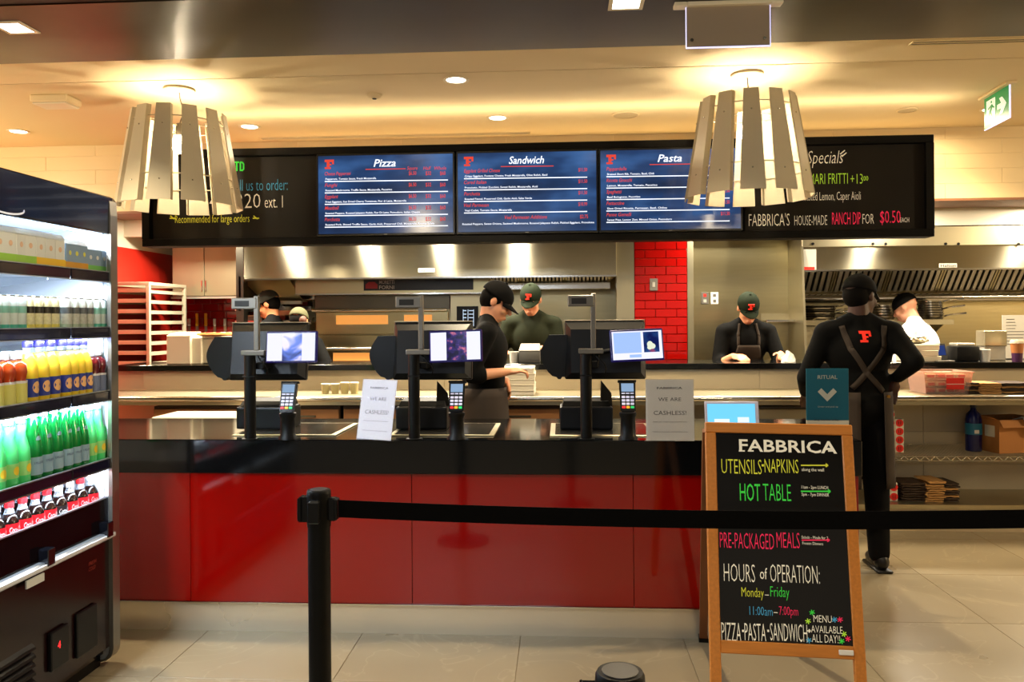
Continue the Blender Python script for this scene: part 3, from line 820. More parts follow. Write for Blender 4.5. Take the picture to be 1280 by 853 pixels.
for i, (u0, u1, wd) in enumerate(((298, 364, 'leftmost'), (496, 560, 'middle'), (700, 766, 'rightmost'))):
    a = atY(u0, 540, CY0 + .32); b = atY(u1, 540, CY0 + .32)
    t = thing('receipt_printer', f'low black receipt printer behind the pole of the {wd} checkout station', 'printer', ((a.x + b.x) / 2, CY0 + .38, CTOP + .009), 0, 'receipt printers')
    w = (b.x - a.x) / 2
    MB().box(-w, w, -.09, .10, 0, .115, .01, seg=2).build('printer_body', M_black, t)
    MB().hexa([(-w + .012, -.075, .116), (w - .012, -.075, .116), (w - .012, .09, .116), (-w + .012, .09, .116), (-w + .02, -.05, .142), (w - .02, -.05, .142), (w - .02, .08, .150), (-w + .02, .08, .150)]).build('printer_lid', M_blackm, t)
    q = MB(); q.M = Matrix.Translation((w - .06, -.05, .12)) @ Matrix.Rotation(PI / 2, 4, 'X') @ Matrix.Rotation(R(25), 4, 'Y')
    q.prism([(0, 0), (.07, -.03), (.062, .06), (.005, .125)], .006); q.build('paper_guard', M_blackm, t)
    # scale platter let into the counter
    c0 = atZ(280 + (u0 - 298), 547, CTOP); 
    s = thing('scale_platter', f'flat steel scale plate in the countertop under the {wd} printer', 'scale', (c0.x + .27, CY0 + .34, CTOP), 0, 'steel scale plates')
    MB().box(-.25, .27, -.22, .24, 0, .006, .002).build('plate_rim', M_steel2, s)
    MB().box(-.225, .245, -.195, .215, .006, .008, .001).build('plate_surface', mat('dark_glass', (50, 48, 44), .12), s)

# acrylic cashless signs
def paper_sign(Y, cu, vb, wpx, hpx, lean, rz, label, refl):
    P = atZ(cu, vb, CTOP); Y = P.y
    k = (P - CAM).dot(ROT @ Vector((0, 0, -1))) / FPX
    w = wpx * k / 2; h = hpx * k
    t = thing('cashless_sign', label, 'sign', (P.x, P.y, CTOP), 0, 'cashless notices on the counter', rot=(Matrix.Rotation(rz, 3, 'Z') @ Matrix.Rotation(lean, 3, 'X')))
    Mi = mw(t)
    MB().box(-w + .001, w - .001, 0, .001, .002, h - .002).build('paper_sheet', M_paper, t)
    if refl: M_acr = clear_mat('clear_acrylic', (250, 250, 255), .14, rough=.03)
    else: M_acr = clear_mat('clear_acrylic_matt', (250, 250, 250), .06, rough=.2)
    MB().box(-w, w, -.0040, -.0020, 0, h, .0006).build('acrylic_front', M_acr, t)
    MB().hexa([(-w, 0.002, 0), (w, .002, 0), (w, .07, -.0), (-w, .07, -.0), (-w, .002, .003), (w, .002, .003), (w, .07, .003), (-w, .07, .003)]).build('foot', M_acr, t)
    ux = Mi.to_3x3() @ Vector((1, 0, 0)); uy = Mi.to_3x3() @ Vector((0, 0, 1))
    Pp = Print(Mi @ Vector((0, -.0006, 0)), ux, uy, .0003)
    def T(s, x, z, wd, hh, **kw): Pp.put(s, Mi @ Vector((x, -.0006, z)), wd, hh, align='C', **kw)
    T('FABBRICA', 0, h * .84, w * 1.05, h * .035, offset=.02)
    T('WE ARE', 0, h * .645, w * .95, h * .06); T('CASHLESS!', 0, h * .42, w * 1.35, h * .07)
    T('Debit and credit cards accepted here', 0, h * .30, w * 1.4, h * .018); T('Thank you for your understanding today', 0, h * .14, w * 1.45, h * .018)
    Pp.build('sign_lettering', M_blackink, t)
paper_sign(CY0 + .05, 467, 550, 52, 76, R(-12), R(-22), 'cashless notice in shiny acrylic, leaning left of the middle station', True)
paper_sign(CY0 + .05, 838, 551.5, 60, 77, R(-4), 0, 'upright cashless notice on plain paper right of the stations', False)

# teal sign and tablet beyond the easel
P = atZ(1034, 541, CTOP); Yt = P.y
ax, bx = X_(1008, Yt, 500), X_(1061, Yt, 500); zt_ = Z_(461, Yt, 1034)
t = thing('ritual_sign', 'teal counter sign with a pale check mark, right of the tablet', 'sign', ((ax + bx) / 2, Yt, CTOP))
w = (bx - ax) / 2; h = zt_ - CTOP
M_teal = mat('teal_card', (14, 92, 112), .35)
MB().box(-w, w, 0, .006, .06, h, .001).build('teal_panel', M_teal, t)
MB().box(-w, w, 0, .006, 0, .06).build('pale_base', M_card, t)
MB().box(-w - .002, w + .002, .006, .05, 0, .006).build('foot', M_card, t)
Pp = Print((0, Yt - .0005, 0), (1, 0, 0), (0, 0, 1))
Pp.text('RITUAL', 1022, 474, 24, 5.0); Pp.text('Order and pick up', 1022, 509.5, 25, 2)
Pp.poly([(1022, 490), (1026.5, 485.5), (1034, 493), (1041.5, 485.5), (1046, 490), (1034, 502)])
Pp.build('sign_lettering', mat('pale_print', (190, 190, 176), .6), t)
Pp = Print((0, Yt - .0005, 0), (1, 0, 0), (0, 0, 1)); Pp.text('Skip the line today', 1018, 526, 30, 2.4); Pp.build('sign_lettering', M_blackink, t)
P = atZ(916, 547, CTOP); Yt = P.y + .02
ax, bx = X_(882, Yt, 515), X_(950, Yt, 515); zt_ = Z_(502, Yt, 916)
t = thing('tablet', 'tablet with a light blue lit screen just above the easel board', 'tablet', ((ax + bx) / 2, Yt, CTOP), 0, rot=Matrix.Rotation(R(-10), 3, 'X'))
w = (bx - ax) / 2; h = zt_ - CTOP
MB().box(-w, w, 0, .010, 0, h, .004, seg=2).build('tablet_body', mat('white_tablet', (205, 205, 230), .3), t)
MB().box(-w + .012, w - .018, -.001, 0, .012, h - .012).build('tablet_display', emat('tablet_sky_blue', (110, 200, 238), 1.1), t)
MB().box(-w * .66, -w * .10, -.002, -.001, h * .1, h * .50).build('display_tile', emat('tablet_white', (220, 235, 250), 1.1), t)
MB().box(w * .2, w * .62, -.002, -.001, h * .40, h * .55).build('display_text', MATS['tablet_white'], t)
MB().hexa([(-w * .5, .010, 0), (w * .5, .010, 0), (w * .5, .09, 0), (-w * .5, .09, 0), (-w * .5, .010, .08), (w * .5, .010, .08), (w * .5, .02, .08), (-w * .5, .02, .08)]).build('tablet_stand', M_black, t)

# ------------------------------------------------------------------ easel board
def easel():
    A = atY(882, 531, 3.06); 
    topY, botY = 3.06, 2.86
    TL = atY(881.5, 530, topY); TR = atY(1065, 529, topY - .02)
    ux = (TR - TL); W = ux.length; ux.normalize()
    # foot points: left leg goes through (887,853) and right leg through (1084,853) in the leaning plane
    d3 = ray(985, 853)
    # lean found so that the foot of the plane meets the floor 0.22 m nearer than the top
    back = Vector((-ux.y, ux.x, 0)); 
    Mtop = (TL + TR) / 2
    foot = Mtop - back * .24; foot.z = 0
    foot.x -= .018
    uy = (Mtop - foot); H = uy.length; uy.normalize()
    ux = (ux - uy * ux.dot(uy)).normalized(); n = ux.cross(uy)          # n looks towards the hall
    rot = Matrix((ux, uy, n)).transposed()
    t = thing('easel_board', 'wooden framed folding chalkboard with coloured menu lettering, standing before the counter', 'chalkboard', foot, 0, None, rot)
    w = W / 2; f = .039; dpt = .022
    hb = H - (atPlane(985, 813, foot, n) - Mtop).length      # height of the bottom rail above the foot
    def leg(s, name):
        q = MB(); q.box(min(s * w, s * (w - f)), max(s * w, s * (w - f)), 0, H - f, -dpt, 0, .003); return q.build(name, M_wood, t)
    leg(-1, 'frame_stile'); leg(1, 'frame_stile')
    Mr = mat('oak_rail', (196, 122, 48), 0.42, noise=0.28, nscale=6, stretch=(1.2, 14, 14), bump=0.05, bscale=40)
    MB().box(-w, w, H - f, H, -dpt, .0005, .003).build('frame_rail', Mr, t)
    MB().box(-w + f, w - f, hb - .022, hb + .022, -dpt, .0, .003).build('frame_rail', Mr, t)
    MB().box(-w + f, w - f, hb + .022, H - f, -.016, -.008).build('chalk_panel', mat('black_writing_board', (15, 13, 10), .22, noise=.3, nscale=3), t)
    MB().box(w - f - .052, w - f - .002, hb - .008, hb + .010, .0, .006, .002).build('chalk_clip', M_paper, t)
    # back legs frame, hinged at the top
    G = mw(t).inverted()
    BL = G @ atZ(879, 802, 0); 
    for s in (-1, 1):
        q = MB(); a = Vector((s * (w - .012), H - .03, -.035)); b = Vector((BL.x if s < 0 else -BL.x, BL.y, BL.z))
        if s > 0:
            bw = mw(t) @ b; bw.z = 0; b = G @ bw
        dv = (b - a).normalized(); sd = Vector((1, 0, 0)); od = dv.cross(sd).normalized()
        c = []
        for base in (b, a):
            c += [base + sd * -.018 + od * -.011, base + sd * .018 + od * -.011, base + sd * .018 + od * .011, base + sd * -.018 + od * .011]
        q.hexa(c); q.build('back_leg', mat('brown_wood', (122, 72, 36), .5, noise=.2, nscale=8), t)
        q = MB(); e = b - dv * .035; c = []
        for base in (b - dv * 0.0, e):
            c += [base + sd * -.021 + od * -.014, base + sd * .021 + od * -.014, base + sd * .021 + od * .014, base + sd * -.021 + od * .014]
        q.hexa(c); q.build('rubber_foot', M_blackm, t)
        MB().box(s * (w - .03) - .012, s * (w - .03) + .012, H - .05, H + .001, -.03, -dpt, .002).build('hinge', M_steel2, t)
    O = mw(t) @ Vector((0, 0, -.008))
    def pn(): return Print(O, ux, uy, .0008)
    def chalk2(rows, m_):
        p = pn()
        for r_ in rows: p.text(*r_[:5], **(r_[5] if len(r_) > 5 else {}))
        return p.build('chalk_lettering', m_, t)
    o1 = dict(offset=-.010)
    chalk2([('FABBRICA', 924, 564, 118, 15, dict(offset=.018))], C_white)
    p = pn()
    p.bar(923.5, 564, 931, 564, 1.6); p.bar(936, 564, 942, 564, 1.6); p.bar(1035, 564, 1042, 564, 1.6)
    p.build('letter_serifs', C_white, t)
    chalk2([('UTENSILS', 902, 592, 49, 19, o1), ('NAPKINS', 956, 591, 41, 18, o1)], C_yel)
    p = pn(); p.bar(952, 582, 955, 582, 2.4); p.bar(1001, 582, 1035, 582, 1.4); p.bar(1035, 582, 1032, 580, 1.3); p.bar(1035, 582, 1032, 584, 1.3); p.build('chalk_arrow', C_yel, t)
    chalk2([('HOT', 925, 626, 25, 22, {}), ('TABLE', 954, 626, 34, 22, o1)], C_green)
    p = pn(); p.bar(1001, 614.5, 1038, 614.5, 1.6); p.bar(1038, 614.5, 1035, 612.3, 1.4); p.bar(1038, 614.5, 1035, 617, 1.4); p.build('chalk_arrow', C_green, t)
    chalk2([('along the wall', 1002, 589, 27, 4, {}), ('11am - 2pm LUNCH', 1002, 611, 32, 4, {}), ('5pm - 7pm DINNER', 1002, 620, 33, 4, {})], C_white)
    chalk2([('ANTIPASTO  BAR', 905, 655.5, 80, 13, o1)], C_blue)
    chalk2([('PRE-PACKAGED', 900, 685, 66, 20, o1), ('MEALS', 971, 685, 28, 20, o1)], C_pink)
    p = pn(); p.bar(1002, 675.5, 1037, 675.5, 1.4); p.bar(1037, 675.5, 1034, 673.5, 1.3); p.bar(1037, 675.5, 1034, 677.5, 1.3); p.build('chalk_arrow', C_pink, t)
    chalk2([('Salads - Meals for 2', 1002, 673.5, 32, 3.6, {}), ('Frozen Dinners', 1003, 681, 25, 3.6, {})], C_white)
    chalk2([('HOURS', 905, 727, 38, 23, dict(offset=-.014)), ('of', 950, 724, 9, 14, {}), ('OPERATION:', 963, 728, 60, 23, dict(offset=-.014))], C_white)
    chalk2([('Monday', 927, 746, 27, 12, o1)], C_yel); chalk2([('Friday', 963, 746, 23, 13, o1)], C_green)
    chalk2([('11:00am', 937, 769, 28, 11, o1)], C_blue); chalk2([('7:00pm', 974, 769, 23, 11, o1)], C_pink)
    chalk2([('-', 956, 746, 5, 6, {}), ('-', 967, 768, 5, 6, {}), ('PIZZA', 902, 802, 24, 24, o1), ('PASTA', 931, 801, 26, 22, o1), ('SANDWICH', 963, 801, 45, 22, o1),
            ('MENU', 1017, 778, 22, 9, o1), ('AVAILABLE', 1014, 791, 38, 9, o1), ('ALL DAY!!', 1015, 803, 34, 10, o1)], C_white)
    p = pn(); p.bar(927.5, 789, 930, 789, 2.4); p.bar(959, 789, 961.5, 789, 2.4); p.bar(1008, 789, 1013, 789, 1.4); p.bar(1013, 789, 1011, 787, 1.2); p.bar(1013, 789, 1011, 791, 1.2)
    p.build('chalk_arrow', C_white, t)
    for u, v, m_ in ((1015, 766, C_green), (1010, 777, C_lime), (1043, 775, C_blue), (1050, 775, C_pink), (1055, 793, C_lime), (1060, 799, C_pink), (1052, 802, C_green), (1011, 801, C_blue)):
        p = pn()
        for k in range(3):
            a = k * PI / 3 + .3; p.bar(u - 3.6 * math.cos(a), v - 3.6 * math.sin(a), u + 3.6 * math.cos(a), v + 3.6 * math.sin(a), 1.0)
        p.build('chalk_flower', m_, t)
easel()

# ------------------------------------------------------------------ belt barrier
def stanchion(x, y, label, head_label=False, top=1.052):
    t = thing('barrier_post', label, 'barrier post', (x, y, 0), 0, 'black belt barrier posts')
    MB().lathe([(.175, 0), (.178, .008), (.170, .016), (.05, .030), (.035, .034), (.001, .034)], 40).build('base', M_blackm, t, True)
    MB().lathe([(.0305, .03), (.0305, top - .10), (.001, top - .10)], 28).build('post', M_blackm, t, True)
    h = MB().lathe([(.0325, top - .10), (.0330, top - .012), (.0325, top - .005), (.030, top - .0005), (.001, top)], 32).build('head', M_blackm, t, True)
    for a in (0, PI / 2, PI, 3 * PI / 2):
        q = MB(); q.M = Matrix.Rotation(a, 4, 'Z')
        q.box(.028, .050, -.013, .013, top - .085, top - .022, .003); q.box(.046, .054, -.016, .016, top - .082, top - .025, .002)
        q.build('belt_socket', M_black, h)
    MB().lathe([(.001, top + .0015), (.024, top + .001), (.0245, top)], 24).build('top_disc', mat('grey_cap_top', (44, 42, 40), .35), h, True)
    return t, top
P = atY(398.5, 612, 2.17)
s1, tp = stanchion(P.x, 2.17, 'black barrier post standing in front of the red counter, left', top=P.z - .0)
Q = atY(775, 843, 1.06)
s2, _ = stanchion(Q.x, 1.06, 'black barrier post whose cap shows at the bottom edge', top=Q.z + .004)
E = atY(1420, 637, 2.14)
s3, _ = stanchion(E.x, 2.14, 'black barrier post outside the photo at right', top=tp)
# belt: a slightly sagging woven band from the post to the right
bl = []
ax_, ay_ = P.x + .055, 2.17; bx_, by_ = E.x - .055, 2.14
N = 24
zA = atY(425, 636, 2.17).z
for k in range(N + 1):
    f = k / N; x = ax_ + (bx_ - ax_) * f; y = ay_ + (by_ - ay_) * f
    z = zA - .018 * 4 * f * (1 - f)
    bl.append([(x, y, z - .024), (x, y, z + .024)])
MB().sheet(bl, t=.0018).build('belt', mat('black_webbing', (4, 4, 4), .8, spec=.1, bump=.1, bscale=400), s1, world=True)
# ------------------------------------------------------------------ drinks fridge (open front, facing the room to the right)
FX, FYN, FYF = -1.96, 1.75, 3.42            # front plane, near end, far end
FB = FX - .72
fr_ = thing('drinks_fridge', 'tall black open-front drinks fridge packed with bottles, at left', 'fridge', (FX - .36, (FYN + FYF) / 2, 0))
M_fblack = mat('gloss_black_panel', (10, 11, 16), .12, coat=.6)
M_fbody = mat('dark_maroon_panel', (24, 7, 8), .22)
M_fwhite = mat('fridge_white_liner', (214, 220, 228), .35)
M_rail = mat('fridge_price_rail', (12, 16, 40), .22, coat=.4)
M_falu = mat('fridge_aluminium', (176, 182, 190), .35, .9)
M_tube = emat('fridge_led', (206, 228, 255), 34.0)
def fb(name, m, x0, x1, y0, y1, z0, z1, par=fr_, bev=0.0, **k): return box(name, m, x0, x1, y0, y1, z0, z1, par, bev, True, **k)
fb('cabinet_back', M_fblack, FB - .03, FB, FYN, FYF, .05, 2.05)
fb('back_liner', M_fwhite, FB, FB + .01, FYN, FYF - .03, .50, 1.93)
fb('cabinet_top', M_fblack, FB, FX - .02, FYN, FYF - .01, 2.0, 2.045)
fb('light_canopy', M_fwhite, FX - .30, FX - .035, FYN, FYF - .03, 1.900, 1.915)
fb('header_panel', M_fblack, FX - .035, FX - .0, FYN, FYF - .02, 1.885, 2.05, bev=.006)
# side panel at the far end with rounded bottom corner and aluminium edge
def side_panel(y0, y1):
    q = MB(); q.M = Matrix.Translation((0, y1, 0)) @ Matrix.Rotation(PI / 2, 4, 'X')
    pts = [(FB - .02, .06)] + [(FX + .055 - .05 + .05 * math.sin(a), .06 + .05 - .05 * math.cos(a)) for a in (0, .4, .8, 1.2, PI / 2)] + \
          [(FX + .055, 1.2), (FX + .012, 1.98), (FX + .0, 2.03), (FX - .02, 2.05), (FB - .02, 2.05)]
    q.prism(pts, y1 - y0); q.M = Matrix.Identity(4)
    bmesh.ops.transform(q.bm, matrix=Matrix.Identity(4), verts=q.bm.verts)
    return q
q = MB(); q.M = Matrix.Translation((0, FYF - .028, 0)) @ Matrix.Rotation(PI / 2, 4, 'X')
prof = [(FB - .02, .02)] + [(FX - .06 + .06 * math.sin(a), .08 - .06 * math.cos(a)) for a in (0, .4, .8, 1.2, PI / 2)] + [(FX + .0, 1.3), (FX + .0, 1.97), (FX - .004, 2.03), (FX - .02, 2.05), (FB - .02, 2.05)]
q.prism(prof, .022); sp_ = q.build('side_panel', M_fwhite, fr_, world=True)
q = MB()
edge = prof[1:-1]
for (xa_, za_), (xb_, zb_) in zip(edge[:-1], edge[1:]):
    q.hexa([(xa_ - .012, FYF - .050, za_), (xa_ + .006, FYF - .050, za_), (xa_ + .006, FYF + .004, za_), (xa_ - .012, FYF + .004, za_),
            (xb_ - .012, FYF - .050, zb_), (xb_ + .006, FYF - .050, zb_), (xb_ + .006, FYF + .004, zb_), (xb_ - .012, FYF + .004, zb_)])
q.build('edge_trim', mat('brushed_edge_trim', (150, 146, 138), .35, .9), fr_, world=True)
fb('inner_side_liner', M_fwhite, FB + .01, FX - .04, FYF - .034, FYF - .029, .5, 1.9)
add_light('AREA', 'fridge_lamp', (FX - .10, 2.7, 1.89), 18, (.78, .89, 1.0), .06, sizey=1.3, rot=(0, R(-14), 0))
for z_ in (1.67, 1.43, 1.155, .86): add_light('AREA', 'fridge_lamp', (FX - (.035 if z_ > 1 else .012), 2.7, z_), 3, (.78, .89, 1.0), .02, sizey=1.3, rot=(0, R(20), 0))
# perforations and lamps
for zl in (1.895,):
    fb('led_tube', M_tube, FX - .12, FX - .09, FYN + .05, FYF - .06, zl, zl + .006)
shelf_z = [1.715, 1.475, 1.200, .905]
split = 3.10
for i, z in enumerate(shelf_z):
    dep = .42 if i < 2 else .47
    for a, b in ((FYN + .01, split - .003), (split + .003, FYF - .036)):
        s = fb('shelf', M_fwhite, FX - .02 - dep, FX - .013, a, b, z - .026, z - .014)
        r_ = fb('price_rail', M_rail, FX - .012, FX - .002, a, b, z - .036, z + .004, bev=.003)
        fb('rail_lip', M_falu, FX - .014, FX - .0, a, b, z + .004, z + .008)
        fb('rail_lip', M_falu, FX - .014, FX - .0, a, b, z - .040, z - .036)
    for y in (FYN + .5, split, ):
        q = MB(); q.hexa([(FB + .01, y - .003, z - .13), (FX - .1, y - .003, z - .04), (FX - .1, y + .003, z - .04), (FB + .01, y + .003, z - .13), (FB + .01, y - .003, z - .03), (FX - .1, y - .003, z - .027), (FX - .1, y + .003, z - .027), (FB + .01, y + .003, z - .03)])
        q.build('shelf_bracket', M_falu, fr_, world=True)
    lx_ = .385 if z < 1 else .030
    fb('led_tube', M_tube, FX - lx_ - .015, FX - lx_, FYN + .05, FYF - .08, z - .032, z - .027)
for j in range(10):   # slots in the back liner
    fb('vent_row', mat('vent_grey', (120, 130, 142), .5), FB + .0105, FB + .012, FYN + .1, FYF - .06, .72 + j * .115, .724 + j * .115)
fb('deck', M_fwhite, FB + .01, FX - .030, FYN, FYF - .034, .600, .613)
M_dglass = clear_mat('tinted_front_glass', (70, 62, 66), .30, (30, 20, 24), .04)
fb('front_glass', M_dglass, FX - .028, FX - .022, FYN, FYF - .034, .585, .735)
fb('glass_top_edge', M_falu, FX - .030, FX - .020, FYN, FYF - .034, .735, .740)
fb('bumper_rail', M_falu, FX - .035, FX + .004, FYN, FYF - .032, .560, .592, bev=.006)
fb('bumper_strip', mat('white_bumper', (200, 204, 210), .3), FX + .004, FX + .012, FYN, FYF - .032, .567, .586, bev=.003)
for y in (2.60, 2.94, 3.34):
    fb('glass_clip', M_fblack, FX - .032, FX + .016, y - .022, y + .022, .575, .640, bev=.003)
fb('rail_label', mat('pale_label', (190, 194, 190), .4), FX + .006, FX + .012, 2.80, 2.90, .530, .560)
fb('lower_panel', M_fbody, FX - .05, FX - .012, FYN, FYF - .03, .09, .560)
fb('lower_cabinet', M_fblack, FB, FX - .05, FYN, FYF - .034, .05, .574)
q = Print((FX - .0115, 3.2, .5), (0, 1, 0), (0, 0, 1), .0008)
q.put('FRESH', Vector((FX - .0115, 3.22, .485)), .055, .016, shear=.2); q.put('COLD', Vector((FX - .0115, 3.22, .462)), .048, .016, shear=.2)
q.build('panel_lettering', mat('dull_red_print', (150, 50, 34), .5), fr_)
# grille, controller with lit digit, kick
for k in range(7):
    z = .10 + k * .032
    q = MB(); q.hexa([(FX - .012, FYN, z), (FX + .004, FYN, z - .004), (FX + .004, 2.86, z - .004), (FX - .012, 2.86, z), (FX - .012, FYN, z + .018), (FX + .002, FYN, z + .006), (FX + .002, 2.86, z + .006), (FX - .012, 2.86, z + .018)])
    q.build('grille_slat', M_black, fr_, world=True)
cb = fb('controller_box', M_black, FX - .012, FX + .006, 2.95, 3.06, .16, .31, bev=.004)
fb('second_control_box', M_black, FX - .012, FX + .002, 3.12, 3.26, .14, .32, bev=.004)
q = Print((FX + .0065, 3.0, .2), (0, 1, 0), (0, 0, 1), .0006)
q.put('4', Vector((FX + .0065, 2.985, .235)), .018, .030); q.build('digit', emat('red_digit', (255, 40, 40), 3.0), fr_)
fb('kick_board', M_blackm, FX - .10, FX - .06, FYN, FYF - .04, 0, .06)
for y in (2.95, FYF - .08): MB().cyl((FX - .08, y, 0), (FX - .08, y, .06), .02, n=12).build('levelling_foot', M_dsteel, fr_, True, world=True)
# fluid mark on the header: swoosh of the maker, seen only as a curl at the left edge
q = Print((FX + .0005, 2.7, 1.9), (0, 1, 0), (0, 0, 1), .0006)
for k in range(12):
    a0, a1 = 3.4 + k * .3, 3.4 + (k + 1) * .3
    q.stroke(Vector((FX + .0005, 2.70 + .055 * math.cos(a0) + .006 * k, 1.905 + .014 * math.sin(a0))), Vector((FX + .0005, 2.70 + .055 * math.cos(a1) + .006 * (k + 1), 1.905 + .014 * math.sin(a1))), .007)
q.build('header_curl', mat('white_script', (220, 225, 240), .4, emit=.3, ecol=(220, 225, 240)), fr_)

# ---- drinks
def liquid(name, c, tr=.55, rough=.15): return mat(name, c, rough, trans=0, sss=.35)
M_cap_w, M_cap_r, M_cap_b, M_cap_g, M_cap_k = [mat('cap_' + n, c, .35) for n, c in (('white', (228, 230, 236)), ('red', (205, 22, 30)), ('blue', (36, 34, 120)), ('grey', (90, 96, 110)), ('green', (30, 150, 60)))]
M_clear = clear_mat('clear_pet', (238, 244, 250), .22, (200, 210, 220), .1)
def proto(name, label, cat, group, prof, liq, capm, cap, bands, n=16, shoulder=None):
    """bottle: lathe profile with cap (r,z0,z1); bands = (z0, z1, radius, material)"""
    t = thing(name, label, cat, (0, 0, -50), 0, group)
    MB().lathe(prof, n).build('bottle_body', liq, t, 'all')
    if shoulder: MB().lathe(shoulder, n).build('clear_neck', M_clear, t, 'all')
    if cap: MB().lathe([(cap[0], cap[1]), (cap[0], cap[2] - .002), (cap[0] - .002, cap[2]), (.001, cap[2])], 14).build('bottle_cap', capm, t, True)
    for z0, z1, r_, m_ in bands:
        MB().lathe([(r_, z0), (r_, z1)], n, close=False).build('bottle_label', m_, t, 'all')
    return t
def label_print(t, s, r_, z, w, h, m_, ang=-PI / 2, **kw):
    """curved lettering on the label of a bottle, facing the room"""
    for a in (0.0,):
        pr_ = Print((0, 0, 0), (1, 0, 0), (0, 0, 1)); pr_.put(s, Vector((-w / 2, 0, z)), w, h, **kw)
        for v in pr_.bm.verts:
            th_ = v.co.x / r_; z_ = v.co.z
            v.co = Vector((r_ * math.cos(th_), r_ * math.sin(th_), z_)) * 1.0
            v.co.x *= 1.02; v.co.y *= 1.02
        me = bpy.data.meshes.new('label_lettering'); pr_.bm.to_mesh(me); pr_.bm.free(); me.materials.append(m_)
        link('label_lettering', me, t)
def disc_mark(t, r_, z, s, m_, name='label_mark'):
    q = MB(); pts = []
    bm = q.bm; c = bm.verts.new((r_ * 1.012, 0, z)); ring = []
    for k in range(14):
        a = 2 * PI * k / 14; th_ = s * math.cos(a) / r_; ring.append(bm.verts.new((r_ * 1.012 * math.cos(th_), r_ * 1.012 * math.sin(th_), z + s * math.sin(a))))
    for k in range(14): bm.faces.new((c, ring[k], ring[(k + 1) % 14]))
    q.build(name, m_, t)

BP = {}
# lemonade
M_lemon = liquid('lemonade', (246, 214, 60), .25); M_lblue = mat('label_blue', (36, 56, 150), .35); M_orange = mat('orange_mark', (240, 190, 130), .4)
BP['lemon'] = proto('lemonade_bottle', 'lemonade', 'bottle', 'x', [(.001, 0), (.030, 0), (.034, .004), (.034, .105), (.033, .125), (.024, .150), (.015, .166)], M_lemon, M_cap_b, (.017, .186, .205), [(.030, .088, .0346, M_lblue)], shoulder=[(.0155, .160), (.0145, .188), (.001, .188)])
disc_mark(BP['lemon'], .0348, .060, .019, M_orange)
# iced tea
M_tea = liquid('iced_tea', (170, 62, 16), .45); M_ylab = mat('label_yellow_white', (214, 214, 120), .4)
BP['tea'] = proto('iced_tea_bottle', 'tea', 'bottle', 'x', [(.001, 0), (.032, 0), (.035, .004), (.035, .080), (.030, .090), (.036, .115), (.033, .138), (.018, .152)], M_tea, M_cap_w, (.019, .158, .180), [(.012, .080, .0357, M_ylab)], shoulder=[(.018, .150), (.017, .162), (.001, .162)])
MB().lathe([(.0355, .080), (.0358, .088)], 16, close=False).build('white_band', M_cap_w, BP['tea'], 'all')
M_tea2 = liquid('berry_tea', (96, 16, 22), .4)
# green tinted bottles
M_lgreen = liquid('pale_green_glass', (90, 232, 140), .35, .1); M_dgreen = liquid('dark_green_glass', (10, 120, 50), .45, .08)
M_bluelab = mat('label_pale_blue', (140, 176, 200), .4); M_sblue = mat('label_navy_print', (40, 60, 120), .4)
BP['lgreen'] = proto('lemon_soda_bottle', 'soda', 'bottle', 'x', [(.001, 0), (.029, 0), (.032, .004), (.032, .100), (.030, .125), (.018, .165), (.0135, .20)], M_lgreen, M_cap_w, (.0155, .205, .222), [(.040, .085, .0326, mat('label_pale_green', (150, 220, 130), .4))], shoulder=[(.0135, .2), (.013, .208), (.001, .208)])
disc_mark(BP['lgreen'], .0328, .062, .014, mat('yellow_fruit_mark', (240, 214, 60), .4))
BP['dgreen'] = proto('sparkling_water_bottle', 'water', 'bottle', 'x', [(.001, 0), (.031, 0), (.034, .004), (.034, .105), (.031, .135), (.018, .180), (.0145, .215)], M_dgreen, mat('cap_pale_blue', (140, 160, 190), .35), (.016, .216, .236), [(.030, .088, .0346, M_bluelab)], shoulder=[(.0145, .214), (.013, .218), (.001, .218)])
label_print(BP['dgreen'], 'S.PELLEGRINO', .0348, .066, .048, .007, M_sblue)
disc_mark(BP['dgreen'], .0285, .145, .012, M_bluelab, 'neck_label')
# cola
M_cola = liquid('cola', (20, 7, 5), .25); M_rlab = mat('label_red', (205, 16, 26), .35); M_klab = mat('label_black', (24, 22, 24), .35); M_wprint = mat('white_label_print', (235, 235, 235), .4)
cp = [(.001, 0), (.027, 0), (.031, .006), (.031, .06), (.0295, .09), (.0315, .13), (.030, .146), (.022, .162), (.0175, .170)]
cs_ = [(.0175, .171), (.015, .180), (.0135, .188), (.013, .195), (.001, .195)]
BP['cola'] = proto('cola_bottle', 'cola', 'bottle', 'x', cp, M_cola, M_cap_r, (.0155, .192, .212), [(.102, .140, .0322, M_rlab)], shoulder=cs_)
label_print(BP['cola'], 'Coca-Cola', .0324, .112, .052, .018, M_wprint, shear=.3)
BP['colaw'] = proto('cola_bottle', 'cola', 'bottle', 'x', cp, M_cola, M_cap_w, (.0155, .192, .212), [(.102, .140, .0322, M_rlab)], shoulder=cs_)
label_print(BP['colaw'], 'Coca-Cola', .0324, .112, .052, .018, M_wprint, shear=.3)
BP['zero'] = proto('cola_bottle', 'cola', 'bottle', 'x', cp, M_cola, M_cap_w, (.0155, .192, .212), [(.102, .140, .0322, M_klab)], shoulder=cs_)
label_print(BP['zero'], 'Coca-Cola', .0324, .112, .052, .018, M_wprint, shear=.3)
